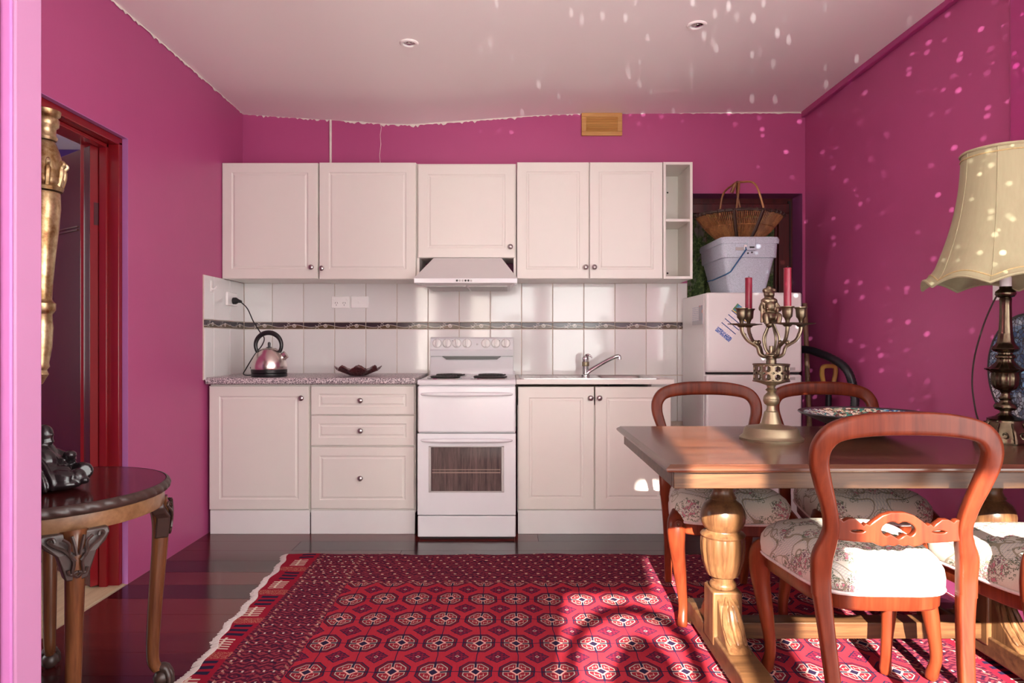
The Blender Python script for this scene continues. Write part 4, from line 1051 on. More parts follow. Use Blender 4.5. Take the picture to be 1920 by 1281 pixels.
def make_chair():
    t = thing('dining_chair', 'balloon back chair', 'chair')
    half = [(-0.190, 0.405, 0.0235), (-0.191, 0.47, 0.025), (-0.189, 0.51, 0.0265), (-0.178, 0.55, 0.022), (-0.172, 0.592, 0.0185), (-0.183, 0.65, 0.0185), (-0.204, 0.715, 0.0215), (-0.2185, 0.772, 0.0235), (-0.212, 0.818, 0.025), (-0.178, 0.852, 0.027), (-0.10, 0.869, 0.0295), (0, 0.873, 0.030)]
    full = half + [(-x, z, w_) for x, z, w_ in half[-2::-1]]
    obj('backrest', sweep_xz(full, yback, 0.0165, 16), 'chair', t, smooth=50, world=False)
    # moulded inner edge
    for s in (-1, 1):
        lg = [(s*0.166, 0.0, 0.0155), (s*0.172, 0.18, 0.018), (s*0.182, 0.33, 0.0205), (s*0.189, 0.41, 0.0235)]
        obj('leg', sweep_xz(lg, yback, 0.016, 16), 'chair', t, smooth=50, world=False)
        P = bez([(s*0.196, 0.165, 0.425), (s*0.212, 0.192, 0.385), (s*0.212, 0.198, 0.31), (s*0.196, 0.184, 0.18), (s*0.186, 0.178, 0.08), (s*0.190, 0.190, 0.025), (s*0.192, 0.196, 0.0)], 5)
        R = [0.030, 0.031, 0.032, 0.033, 0.034, 0.034, 0.0335, 0.033, 0.032, 0.031, 0.029, 0.027, 0.0255, 0.024, 0.023, 0.0215, 0.020, 0.0185, 0.0175, 0.017, 0.0165, 0.0165, 0.0165, 0.017, 0.0175, 0.018, 0.0185, 0.0185, 0.018, 0.0175, 0.016]
        fl_ = obj('leg', MB().tube(P, R, 12, sq=0.75), 'chair', t, smooth=60, world=False)
        # carved scroll at the knee
        sc = MB(); sc.tube([(s*0.212+0.014*math.cos(a)*(1-a/14), 0.196+0.034, 0.398+0.014*math.sin(a)*(1-a/14)) for a in [k*0.4 for k in range(26)]], 0.004, 6)
        obj('knee_scroll', sc, 'chair', fl_, world=False)
    # carved cross splat
    def mir(pl): return pl + [(-x, z) for x, z in pl[::-1]]
    upper = [(-0.165, 0.612), (-0.150, 0.611), (-0.143, 0.604), (-0.128, 0.612), (-0.113, 0.612), (-0.098, 0.600), (-0.090, 0.592), (-0.083, 0.599), (-0.075, 0.595), (-0.062, 0.606), (-0.04, 0.622), (-0.018, 0.629)]
    lower = [(0.012, 0.546), (0.026, 0.549), (0.040, 0.545), (0.055, 0.549), (0.066, 0.555), (0.10, 0.556), (0.135, 0.559), (0.165, 0.562)]
    outer = upper + [(-x, z) for x, z in upper[::-1]] + [(x, z) for x, z in lower[::-1]] + [(0.0, 0.551)] + [(-x, z) for x, z in lower]
    ring = [(0.047*math.cos(a), 0.586+0.027*math.sin(a)) for a in [2*PI*k/28 for k in range(28)]]
    ring = [(x, z - 0.008*max(0, 1-abs(x)/0.014) if z > 0.60 else z + 0.012*max(0, 1-abs(abs(x)-0.018)/0.014) if z < 0.575 else z) for x, z in ring]
    lf = lambda cx: [(cx+0.022*math.cos(a), 0.582+0.0065*math.sin(a)*(1 if math.cos(a) < 0.9 else 0.4)) for a in [2*PI*k/14 for k in range(14)]]
    me = poly_holes('splat', outer, [ring, lf(-0.105), lf(0.105)], 0.008, 0.003)
    obj('splat', me, 'chair', t, loc=(0, yback(0.58), 0))
    # seat
    def outline(sc, z, n=56, dy=0.0):
        out = []
        for k in range(n):
            a = 2*PI*k/n; c_, s_ = math.cos(a), math.sin(a)
            u = math.copysign(abs(c_)**0.42, c_); v = math.copysign(abs(s_)**0.42, s_)
            y = 0.005+0.220*v; hw = 0.175+0.065*((v+1)/2)
            y2 = y + (0.018*(1-u*u) if v > 0.9 else 0)
            out.append((u*hw*sc, 0.005+(y2-0.005)*sc+dy, z))
        return out
    L = [(0.985, 0.400), (1.012, 0.410), (1.018, 0.432), (1.0, 0.455), (0.94, 0.478), (0.83, 0.497), (0.66, 0.511), (0.45, 0.520), (0.22, 0.525), (0.05, 0.526)]
    seat = obj('seat', MB().rings([outline(s_, z) for s_, z in L]), 'tapestry', t, smooth=70, world=False)
    pts = outline(1.0, 0.402); obj('piping', MB().tube(pts + [pts[0]], 0.0055, 6), M['fringe'], seat, world=False)
    obj('seat_rail', MB().rings([outline(0.93, 0.352), outline(0.955, 0.358), outline(0.965, 0.405)]), 'chair', t, smooth=40, world=False)
    return t
proto = make_chair()
spots = [(1.033, 2.048, -2, 'red mahogany balloon back chair nearest the camera, its whole back in view'), (1.548, 2.0, 0, 'balloon back chair cut off by the right edge of the picture'),
         (0.862, 2.775, 176, 'balloon back chair across the table left of the candelabra'), (1.395, 2.775, 178, 'balloon back chair across the table behind the mosaic bowl')]
for i, (x, y, r, lb) in enumerate(spots):
    o = proto if i == 0 else copy_tree(proto)
    o.location = (x, y, 0.0175); o.rotation_euler = (0, 0, math.radians(r)); tag(o, lb, 'chair', 'balloon back dining chairs')

# ================================================================== ON THE DINING TABLE
TZ = 0.760
ca = thing('candelabra', 'tall brass candelabra with pierced drum and four arms on the table', 'candelabra', (0.913, 2.38, TZ))
cc = (0.913, 2.38, 0)
obj('base', MB().lathe([(0.106, TZ), (0.107, 0.766), (0.098, 0.772), (0.094, 0.778), (0.090, 0.795), (0.084, 0.802), (0.046, 0.806), (0.034, 0.815), (0.028, 0.835), (0.023, 0.855), (0.019, 0.858), (0.0, 0.858)], 48, cc), 'brassdull', ca, smooth=35)
obj('stem', MB().lathe([(0.019, 0.856), (0.015, 0.866), (0.014, 0.876), (0.023, 0.883), (0.027, 0.892), (0.027, 0.899), (0.0262, 0.900), (0.0268, 0.902), (0.024, 0.911), (0.016, 0.920), (0.0125, 0.924), (0.020, 0.932), (0.0125, 0.939), (0.016, 0.947), (0.035, 0.954), (0.054, 0.960), (0.054, 0.962), (0.0, 0.962)], 40, cc), 'brassdull', ca, smooth=35)
# pierced drum: cells with a hexagonal hole
mb = MB(); R0, nC = 0.0595, 12; rows = [(0.9635, 0.9915), (0.9915, 1.0195)]
for (za, zb) in rows:
    for i in range(nC):
        a0 = 2*PI*i/nC; da = 2*PI/nC; zc_ = (za+zb)/2; hw = da/2; hz = (zb-za)/2
        out = []; inn = []
        for k in range(12):
            th = 2*PI*k/12; m_ = max(abs(math.cos(th)), abs(math.sin(th)))
            out.append((hw*math.cos(th)/m_, hz*math.sin(th)/m_))
            hx = math.cos(PI/6)/math.cos(((th+PI/6) % (PI/3)) - PI/6); inn.append((hw*0.72*math.cos(th)*hx, hz*0.80*math.sin(th)*hx))
        def P3(u, v, r): return (cc[0]+r*math.cos(a0+u), cc[1]+r*math.sin(a0+u), zc_+v)
        mb.rings([[P3(u, v, R0) for u, v in out], [P3(u, v, R0) for u, v in inn], [P3(u, v, R0-0.003) for u, v in inn], [P3(u, v, R0-0.003) for u, v in out]], False, False)
dm = obj('pierced_drum', mb, 'brass', ca, smooth=30)
for z in (0.963, 1.020): obj('drum_band', MB().tube([(cc[0]+R0*math.cos(a), cc[1]+R0*math.sin(a), z) for a in [2*PI*k/48 for k in range(49)]], 0.0028, 6), 'brass', dm)
obj('spindle', MB().lathe([(0.022, 0.962), (0.014, 0.97), (0.012, 1.015), (0.0165, 1.020), (0.0175, 1.030), (0.0165, 1.036), (0.0185, 1.041), (0.0165, 1.047), (0.024, 1.050), (0.024, 1.053), (0.009, 1.056), (0.007, 1.085), (0, 1.085)], 40, cc), 'brass', ca, smooth=35)
arms = [(0.088, -0.036), (0.020, -0.090), (-0.096, 0.022), (-0.050, 0.082)]
for ax, ay in arms:
    d = Vector((ax, ay, 0)); L_ = d.length; d.normalize(); o3 = Vector(cc)
    def A(r, z): return tuple(o3 + d*r + Vector((0, 0, z)))
    P = bez([A(0.008, 1.060), A(0.020, 1.047), A(0.038, 1.056), A(0.046, 1.080), A(0.060, 1.091), A(0.080, 1.106), A(L_-0.002, 1.134), A(L_, 1.158)], 6)
    ar = obj('arm', MB().tube(P, [0.0072-0.0016*math.sin(PI*i/(len(P)-1)) for i in range(len(P))], 8), 'brass', ca)
    dec = MB(); dec.sphere(A(0.050, 1.096), 0.0072, 10, 8); dec.tube(bez([A(0.060, 1.090), A(0.056, 1.101), A(0.047, 1.100), A(0.047, 1.092)], 4), 0.0036, 6); dec.sphere(A(0.088, 1.124), 0.006, 8, 6)
    obj('scroll', dec, 'brass', ar)
    Q = bez([A(0.008, 1.056), A(0.020, 1.075), A(0.026, 1.110), A(0.016, 1.140), A(0.006, 1.165)], 5)
    obj('inner_scroll', MB().tube(Q, 0.0042, 7), 'brass', ar)
    obj('drip_pan', MB().lathe([(0.010, 1.150), (0.016, 1.156), (0.046, 1.1605), (0.048, 1.163), (0.042, 1.1625), (0.008, 1.160)], 32, A(L_, 0)), 'brass', ar)
    obj('candle_cup', MB().lathe([(0.006, 1.160), (0.007, 1.170), (0.010, 1.178), (0.0155, 1.184), (0.017, 1.200), (0.018, 1.211), (0.0225, 1.216), (0.0225, 1.218), (0.015, 1.217), (0.014, 1.190), (0.0, 1.188)], 24, A(L_, 0)), 'brass', ar)
def blob(name, parts, mat, voxel, parent=None, smooth_it=4, loc=None):
    mb = MB()
    for p in parts:
        if p[0] == 's': mb.sphere(p[1], p[2], 16, 10, p[3] if len(p) > 3 else None)
        else: mb.tube(bez(p[1], 4) if len(p[1]) > 2 else p[1], p[2] if isinstance(p[2], list) else p[2], 10)
    o = obj(name, mb, mat, parent, smooth=180)
    r = o.modifiers.new('remesh', 'REMESH'); r.mode = 'VOXEL'; r.voxel_size = voxel; r.use_smooth_shade = True
    s = o.modifiers.new('smooth', 'SMOOTH'); s.iterations = smooth_it; s.factor = 0.5
    return o
fx, fy, fz = 0, 0, 0
fig = blob('seated_figure', [('s', (fx, fy, fz+0.012), (0.024, 0.022, 0.016)), ('s', (fx, fy, fz+0.045), (0.021, 0.018, 0.032)), ('s', (fx, fy-0.012, fz+0.055), (0.016, 0.012, 0.018)), ('s', (fx, fy, fz+0.098), (0.0165, 0.0165, 0.019)),
      ('s', (fx, fy-0.014, fz+0.096), (0.010, 0.009, 0.009)), ('s', (fx-0.012, fy, fz+0.110), 0.009), ('s', (fx+0.012, fy, fz+0.110), 0.009), ('s', (fx, fy, fz+0.117), 0.009), ('s', (fx, fy, fz+0.075), (0.026, 0.017, 0.013)), ('s', (fx-0.006, fy-0.02, fz+0.02), (0.024, 0.016, 0.016)),
      ('t', [(fx-0.02, fy, fz+0.066), (fx-0.029, fy-0.010, fz+0.046), (fx-0.018, fy-0.022, fz+0.04)], 0.0075), ('t', [(fx+0.02, fy, fz+0.066), (fx+0.029, fy-0.008, fz+0.046), (fx+0.014, fy-0.022, fz+0.044)], 0.0075),
      ('t', [(fx-0.012, fy-0.008, fz+0.025), (fx-0.02, fy-0.028, fz+0.024), (fx-0.018, fy-0.03, fz-0.005)], 0.009), ('t', [(fx+0.012, fy-0.008, fz+0.025), (fx+0.02, fy-0.028, fz+0.024), (fx+0.016, fy-0.03, fz-0.005)], 0.009),
      ('t', [(fx-0.03, fy-0.018, fz+0.0), (fx-0.03, fy-0.018, fz+0.06)], 0.0045), ('s', (fx, fy, fz-0.004), (0.012, 0.012, 0.014))], 'brass', 0.0022, None, 2)
fig.parent = ca; fig.location = (0.905-0.913, -0.002, 1.165-TZ); fig.scale = (1.12, 1.12, 1.02)
for (ax, ay), zt, lb in ((arms[1], 1.347, 'taller burgundy candle in the nearer cup of the candelabra'), (arms[3], 1.330, 'shorter burgundy candle behind the brass seated figure')):
    cn = thing('candle', lb, 'candle', (cc[0]+ax, cc[1]+ay, 1.1885), 0, 'burgundy candles')
    obj('wax', MB().lathe([(0.0122, 1.1885), (0.0122, zt-0.004), (0.0132, zt-0.002), (0.0120, zt), (0.008, zt-0.001), (0, zt-0.002)], 20, (cc[0]+ax, cc[1]+ay, 0)), 'candle', cn)
    obj('wick', MB().tube([(cc[0]+ax, cc[1]+ay, zt-0.003), (cc[0]+ax+0.001, cc[1]+ay, zt+0.006)], 0.0012, 5), 'gap', cn)

def mosaic_bowl_mat():
    m = Mat('shell_mosaic', 0.15); col = m.vor(95, m.scaled((1, 1, 1)), out='Color')
    n = n2 = m.noise(5, 2); sep = m.T.nodes.new('ShaderNodeSeparateColor'); m.T.links.new(col, sep.inputs[0])
    r = E(m.T, sep.outputs[0]); g = E(m.T, sep.outputs[1])
    blue = m.ramp(r, [(0.1, (0.01, 0.03, 0.10)), (0.4, (0.03, 0.20, 0.42)), (0.65, (0.25, 0.55, 0.62)), (0.9, (0.75, 0.78, 0.72))])
    warm = m.ramp(r, [(0.1, (0.20, 0.05, 0.03)), (0.4, (0.03, 0.30, 0.22)), (0.6, (0.72, 0.58, 0.34)), (0.9, (0.85, 0.80, 0.66))])
    c = m.mix((n - 0.48) * 9.0, blue, warm)
    ed = m.vor(95, m.scaled((1, 1, 1)), 'DISTANCE_TO_EDGE')
    return m.col(m.mix(ed.lt(0.035), c, (0.015, 0.015, 0.018))).m
M['shellmosaic'] = mosaic_bowl_mat()
M['darkbowl'] = plain('dark_lacquer_bowl', (0.035, 0.033, 0.034), 0.3, var=0.4, scale=60)
bw = thing('mosaic_bowl', 'wide shallow dark bowl lined with shell mosaic on the table', 'bowl', (1.303, 2.50, TZ))
bcn = (1.303, 2.50, 0)
obj('shell', MB().lathe([(0.0, TZ), (0.06, TZ), (0.066, 0.765), (0.13, 0.795), (0.19, 0.820), (0.222, 0.833), (0.229, 0.838), (0.227, 0.8415), (0.220, 0.8405), (0.205, 0.836)], 64, bcn, cap=False), 'darkbowl', bw, smooth=50)
obj('mosaic_lining', MB().lathe([(0.207, 0.8375), (0.19, 0.832), (0.13, 0.806), (0.06, 0.782), (0.0, 0.778), (0.0, 0.777), (0.06, 0.779), (0.13, 0.802), (0.19, 0.828), (0.207, 0.8345)], 64, bcn, cap=False), 'shellmosaic', bw, smooth=50)

# mosaic disc leaning on the side wall
def disc_mat():
    m = Mat('blue_grey_mosaic', 0.25); x, y, z = m.xyz()
    col = m.vor(62, out='Color'); sep = m.T.nodes.new('ShaderNodeSeparateColor'); m.T.links.new(col, sep.inputs[0]); r = E(m.T, sep.outputs[0])
    zone = m.noise(7, 2)
    c = m.mix((zone - 0.46) * 10.0, m.ramp(r, [(0.2, (0.03, 0.07, 0.16)), (0.8, (0.14, 0.24, 0.36))]), m.ramp(r, [(0.2, (0.30, 0.32, 0.36)), (0.8, (0.62, 0.64, 0.66))]))
    ed = m.vor(62, feat='DISTANCE_TO_EDGE')
    return m.col(m.mix(ed.lt(0.06), c, (0.012, 0.012, 0.016))).m
M['discmosaic'] = disc_mat()
md = thing('mosaic_disc', 'round blue and grey mosaic disc leaning on the side wall behind the lamp', 'mosaic', (1.872, 2.44, TZ))
rot = Matrix.Translation((0, 0, 0.222)) @ Matrix.Rotation(math.radians(-90-3), 4, 'Y')
obj('mosaic_face', MB().lathe([(0.0, 0.003), (0.214, 0.003), (0.214, 0.007), (0.0, 0.007)], 64, mat=rot), 'discmosaic', md, world=False)
obj('rim', MB().lathe([(0.212, -0.008), (0.221, -0.008), (0.222, 0.0), (0.221, 0.009), (0.213, 0.009), (0.212, -0.008)], 64, mat=rot, cap=False), 'black', md, world=False)

# lamp
lp = thing('table_lamp', 'bronze baluster lamp with a cream scalloped bell shade on the table', 'lamp', (1.672, 2.30, TZ))
lc = (1.672, 2.30, 0)
def zz(y): return 1.1-(y-640)*2.30/1280
def rr_(p): return p*2.30/1280
base = [(47, 830), (48, 824), (45, 815), (42, 808), (34, 797), (31, 791), (29, 787), (30, 785), (26, 783), (17, 780), (9, 774), (9, 770), (17, 767), (19, 762), (17, 757), (10, 754), (9, 750), (12, 747), (9, 744), (7, 738), (9, 733), (13, 731)]
lb_ = obj('base', MB().lathe([(rr_(r), max(TZ, zz(y))) for r, y in base], 80, lc, mod=lambda a, z: 1+0.035*math.cos(10*a)*(1 if z < 0.815 else 0.25)), 'bronze', lp, smooth=55)
cv = MB()
for k in range(10):
    a = 2*PI*k/10; f = lambda r, y, da=0: (lc[0]+rr_(r)*math.cos(a+da), lc[1]+rr_(r)*math.sin(a+da), zz(y))
    cv.tube(bez([f(32, 791), f(41, 803), f(46.5, 816), f(49, 826)], 4), [0.003]*4+[0.005]*5+[0.006]*4, 6)
    cv.tube([f(44+2*math.cos(q), 812+5*math.sin(q), 0.31+0.09*math.cos(q)) for q in [0.6*i for i in range(11)]], 0.0025, 5)
obj('base_carving', cv, 'bronze', lb_)
urn = [(13, 731), (19, 728), (23, 720), (24, 708), (23, 699), (26, 696), (33, 693), (34, 691), (25, 688), (18, 681), (14, 676), (14, 672), (17, 670), (16, 666), (12, 664), (12, 661), (20, 658), (23, 654), (21, 650), (17, 646), (14, 640), (12, 625)]
obj('urn', MB().lathe([(rr_(r), zz(y)) for r, y in urn], 96, lc, mod=lambda a, z: 1-0.06*abs(math.cos(7*a))*(1 if 0.95 < z < 1.06 else 0.4)), 'bronze', lp, smooth=55)
col_ = [(12, 626), (10.5, 600), (10, 575), (10, 560), (9, 558), (14, 556), (17, 551), (16, 546), (10, 541), (10, 537), (0.1, 537)]
obj('column', MB().lathe([(rr_(r), zz(y)) for r, y in col_], 96, lc, mod=lambda a, z: 1-0.09*abs(math.cos(5*a)) if z < 1.24 else 1.0), 'bronze', lp, smooth=55)
obj('socket', MB().lathe([(0.017, 1.284), (0.017, 1.315), (0.014, 1.320), (0.0, 1.32)], 20, lc), 'plastic', lp)
obj('bulb', MB().lathe([(0.013, 1.318), (0.016, 1.335), (0.030, 1.365), (0.030, 1.385), (0.018, 1.405), (0, 1.41)], 20, lc), 'plastic', lp)
NS = 96
def sh(t, a, off=0):
    r = 0.128 + 0.010*t + 0.092*t**2.1 + off
    pan = (a*8/(2*PI)) % 1.0
    r *= 1 - 0.035*math.sin(PI*pan)*(0.4+0.6*t)
    zt_, zb_ = 1.738, 1.285 + 0.027*abs(math.sin(4*a))*1.0
    fl = 0.016*max(0, t-0.93)/0.07
    return (lc[0]+(r+fl)*math.cos(a), lc[1]+(r+fl)*math.sin(a), zt_+(zb_-zt_)*t)
angs = [2*PI*k/NS for k in range(NS)]; ts = [i/20 for i in range(21)]
mb = MB().rings([[sh(t, a) for a in angs] for t in ts] + [[sh(t, a, -0.003) for a in angs] for t in ts[::-1]] + [[sh(0, a) for a in angs]], False, False)
shd = obj('shade', mb, 'shade', lp, smooth=60)
for t, nm, r in ((0.0, 'top_piping', 0.005), (0.045, 'top_braid', 0.0024), (0.955, 'bottom_braid', 0.0024), (1.0, 'bottom_piping', 0.005)):
    obj(nm, MB().tube([sh(t, a, 0.001) for a in angs + [2*PI]], r, 6), 'shade' if 'piping' in nm else 'shadetrim', shd)
for k in range(8): obj('seam', MB().tube([sh(t, 2*PI*k/8, 0.0005) for t in ts], 0.0016, 5), 'shade', shd)
sp = MB()
for k in range(3):
    a = 2*PI*k/3+0.9; sp.tube([(lc[0], lc[1], 1.325), (lc[0]+0.21*math.cos(a), lc[1]+0.21*math.sin(a), 1.335)], 0.002, 5)
obj('spoke', sp, 'plastic', shd)
obj('power_cord', MB().tube(bez([(1.683, 2.32, 1.28), (1.70, 2.38, 1.26), (1.70, 2.43, 1.19), (1.70, 2.47, 1.11), (1.715, 2.52, 1.03), (1.722, 2.54, 0.94), (1.74, 2.55, 0.85), (1.76, 2.56, 0.80), (1.772, 2.56, 0.7645)], 6), 0.0032, 6), 'cord', lp)
ws = thing('power_outlet', 'white wall outlet behind the lamp shade on the side wall', 'outlet', (XR, 2.66, 1.30))
obj('plate', MB().box(XR-0.010, XR, 2.608, 2.70, 1.262, 1.335), 'plastic', ws, bevel=0.003)
for yy in (2.64, 2.67): obj('pin_slot', MB().box(XR-0.0108, XR-0.0095, yy, yy+0.003, 1.29, 1.30), 'gap', ws)

# ================================================================== ROUND TABLE BY THE DOORWAY
rt = thing('side_table', 'round dark side table with carved edge and claw feet by the doorway', 'table', (-1.375, 2.025, 0))
tc_ = (-1.375, 2.025, 0); TR = 0.33
obj('tabletop', MB().lathe([(0.0, 0.652), (TR-0.012, 0.652), (TR-0.006, 0.662), (TR-0.012, 0.670), (0.0, 0.670)], 96, tc_), 'oldwood', rt, smooth=35)
NA = 384; rg_ = []
for i in range(9):
    ph = -PI/2 + PI*i/8; ring = []
    for j in range(NA):
        a = 2*PI*j/NA; s_ = (a*46/(2*PI) + (ph/PI)*0.9) % 1.0
        bul = 0.006*(math.sin(PI*s_)**0.6)
        r = TR-0.010 + (0.008 + bul)*math.cos(ph); ring.append((tc_[0]+r*math.cos(a), tc_[1]+r*math.sin(a), 0.655+0.0155*math.sin(ph)))
    rg_.append(ring)
obj('carved_edge', MB().rings(rg_, False, False), 'carved', rt, smooth=70)
obj('apron', MB().lathe([(TR-0.030, 0.597), (TR-0.016, 0.594), (TR-0.014, 0.600), (TR-0.016, 0.645), (TR-0.030, 0.645)], 96, tc_), 'apron', rt, smooth=40)
for (lx, ly) in ((0.250, 0.150), (0.222, -0.218), (-0.165, 0.262), (-0.20, -0.232)):
    d = Vector((lx, ly, 0)).normalized(); o3 = Vector((tc_[0]+lx, tc_[1]+ly, 0)); tg = Vector((-d.y, d.x, 0))
    P = bez([o3+Vector((0, 0, 0.60)), o3+d*0.012+Vector((0, 0, 0.54)), o3+d*0.010+Vector((0, 0, 0.45)), o3-d*0.004+Vector((0, 0, 0.25)), o3-d*0.010+Vector((0, 0, 0.10)), o3+d*0.004+Vector((0, 0, 0.055))], 6)
    n = len(P); R = [0.034-0.0175*(i/(n-1))**0.55 for i in range(n)]
    lg = obj('leg', MB().tube(P, R, 14), 'leg', rt, smooth=70)
    # carved knee
    kn = MB(); poly = [(-0.078, 0.600), (0.078, 0.600), (0.082, 0.585), (0.070, 0.565), (0.045, 0.545), (0.036, 0.515), (0.026, 0.478), (0.0, 0.474), (-0.026, 0.478), (-0.036, 0.515), (-0.045, 0.545), (-0.070, 0.565), (-0.082, 0.585)]
    def K(u, z, r): return tuple(o3 + tg*u + d*(r + 0.016 - u*u*4.0 + 0.010*math.sin((z-0.47)*18)) + Vector((0, 0, z)))
    m_ = len(poly); kn.add([K(u, z, 0.018) for u, z in poly] + [K(u, z, -0.02) for u, z in poly], [tuple(range(m_)), tuple(range(2*m_-1, m_-1, -1))] + [(i, i+m_, (i+1) % m_+m_, (i+1) % m_) for i in range(m_)])
    kk = obj('carved_knee', kn, 'carved', lg, smooth=30, bevel=0.004)
    cv = MB()
    for s_ in (-1, 1):
        for pts in ([(0.0, 0.485), (0.012, 0.50), (0.010, 0.53), (0.03, 0.56), (0.052, 0.575), (0.064, 0.588), (0.054, 0.594), (0.05, 0.584)], [(0.006, 0.53), (0.020, 0.548), (0.020, 0.575), (0.034, 0.590)], [(0.004, 0.545), (0.008, 0.57), (0.014, 0.595)], [(0.0, 0.50), (0.017, 0.495), (0.022, 0.508)]):
            cv.tube(bez([K(s_*u, z, 0.020) for u, z in pts], 4), 0.0042, 6)
    obj('leaf_carving', cv, 'carved', kk)
    ft = MB(); c0 = o3+d*0.016; ft.sphere((c0.x, c0.y, 0.026), 0.026, 16, 10)
    for q in (-0.9, -0.3, 0.3, 0.9):
        dd_ = (d*math.cos(q) + tg*math.sin(q))
        ft.tube(bez([c0 - d*0.012 + Vector((0, 0, 0.062)), c0+dd_*0.016+Vector((0, 0, 0.055)), c0+dd_*0.029+Vector((0, 0, 0.032)), c0+dd_*0.032+Vector((0, 0, 0.006))], 4), [0.012]*5+[0.009]*4+[0.007]*3+[0.003], 8)
    obj('claw_foot', ft, 'carved', lg, smooth=70)

# dark figure on the side table
sx, sy, sz = -1.335, 2.00, 0.671
def fp(x, y, z): return (sx+x, sy+y, sz+z)
RY = lambda a: Matrix.Rotation(a, 4, 'Y')
parts = [('s', fp(-0.035, 0, 0.052), (0.075, 0.06, 0.055)), ('s', fp(-0.045, 0, 0.09), (0.05, 0.052, 0.052)), ('s', fp(-0.02, -0.03, 0.075), (0.052, 0.035, 0.05)),
         ('s', fp(-0.028, 0, 0.158), (0.025, 0.023, 0.0285)), ('s', fp(-0.026, 0, 0.135), (0.022, 0.022, 0.018)), ('s', fp(-0.006, 0, 0.157), (0.008, 0.006, 0.006)), ('s', fp(-0.012, 0, 0.146), (0.010, 0.010, 0.006)), ('s', fp(-0.010, 0, 0.136), (0.011, 0.011, 0.006)),
         ('s', fp(-0.034, -0.023, 0.150), (0.007, 0.004, 0.014)), ('t', [fp(-0.03, 0, 0.11), fp(-0.03, 0, 0.14)], 0.019),
         ('t', [fp(-0.045, -0.045, 0.095), fp(0.0, -0.055, 0.065), fp(0.03, -0.04, 0.06), fp(0.062, -0.025, 0.055)], [0.022]*4+[0.02]*4+[0.014]*4+[0.010]),
         ('t', [fp(-0.04, 0.045, 0.095), fp(0.0, 0.055, 0.075), fp(0.03, 0.03, 0.085), fp(0.04, 0.01, 0.092)], [0.022]*4+[0.018]*4+[0.014]*4+[0.014]), ('s', fp(0.038, 0.015, 0.095), (0.018, 0.018, 0.013)),
         ('t', [fp(-0.03, -0.03, 0.03), fp(0.03, -0.05, 0.036), fp(0.075, -0.035, 0.03)], [0.03]*4+[0.028]*4+[0.022]), ('t', [fp(-0.02, 0.03, 0.03), fp(0.04, 0.05, 0.04), fp(0.08, 0.02, 0.045)], [0.03]*4+[0.027]*4+[0.02]),
         ('s', fp(0.080, -0.02, 0.036), (0.026, 0.024, 0.026)), ('s', fp(0.102, -0.022, 0.028), (0.016, 0.013, 0.012)), ('s', fp(0.03, -0.03, 0.02), (0.07, 0.05, 0.02)),
         ('t', [fp(-0.07, -0.04, 0.10), fp(-0.03, -0.068, 0.08), fp(0.0, -0.082, 0.03), fp(0.005, -0.082, 0.004)], 0.007), ('t', [fp(-0.04, -0.055, 0.10), fp(0.0, -0.075, 0.075), fp(0.028, -0.083, 0.03), fp(0.03, -0.082, 0.004)], 0.007),
         ('t', [fp(-0.02, -0.05, 0.105), fp(0.02, -0.068, 0.075), fp(0.045, -0.075, 0.035), fp(0.045, -0.072, 0.006)], 0.0065), ('t', [fp(-0.085, -0.02, 0.09), fp(-0.07, -0.058, 0.06), fp(-0.04, -0.075, 0.02)], 0.007), ('t', [fp(-0.05, -0.02, 0.125), fp(-0.01, -0.035, 0.11), fp(0.02, -0.03, 0.09)], 0.007)]
tag(blob('seated_statue', parts, 'statue', 0.0035, None, 2), 'black carved statue of a seated robed figure on the round side table', 'statue')

# gilded carved column hanging beside the doorway
gc = thing('gilded_column', 'gilded carved baluster column hanging beside the open door', 'carving', (-1.655, 2.40, 0.95))
PF = [(0.012, 0.0), (0.022, 0.02), (0.030, 0.035), (0.024, 0.05), (0.032, 0.062), (0.030, 0.075), (0.038, 0.13), (0.040, 0.20), (0.036, 0.245), (0.040, 0.252), (0.046, 0.262), (0.046, 0.285), (0.038, 0.292), (0.034, 0.30), (0.036, 0.36), (0.042, 0.45), (0.050, 0.55), (0.054, 0.62), (0.052, 0.67), (0.050, 0.676)]
PT = [(0.058, 0.680), (0.062, 0.692), (0.056, 0.700), (0.060, 0.708), (0.062, 0.722), (0.058, 0.73), (0.060, 0.76), (0.054, 0.79), (0.046, 0.82), (0.036, 0.845), (0.030, 0.855)]
PC = [(0.036, 0.858), (0.040, 0.868), (0.034, 0.878), (0.034, 0.90), (0.042, 0.908), (0.044, 0.93), (0.038, 0.938), (0.046, 0.948), (0.048, 0.962), (0.0, 0.966)]
tl = Matrix.Rotation(math.radians(1.4), 4, 'Y')
for nm, pf in (('shaft', PF), ('capital', PT), ('top_block', PC)):
    o = obj(nm, MB().lathe(pf, 40, mat=tl), 'gilt', gc, smooth=45, world=False)
    if nm == 'capital': cap_ = o
cv = MB()
for k in range(8):
    a = 2*PI*k/8; f = lambda r, z, da=0: tuple(tl @ Vector((r*math.cos(a+da), r*math.sin(a+da), z)))
    cv.tube(bez([f(0.050, 0.69), f(0.060, 0.73), f(0.062, 0.76), f(0.070, 0.775), f(0.060, 0.785)], 4), [0.010]*8+[0.007]*8+[0.004], 7)
obj('leaf_carving', cv, 'gilt', cap_, world=False)
obj('backboard', MB().box(-0.075, -0.045, -0.05, 0.05, 0.02, 0.95), 'carved', gc, world=False)

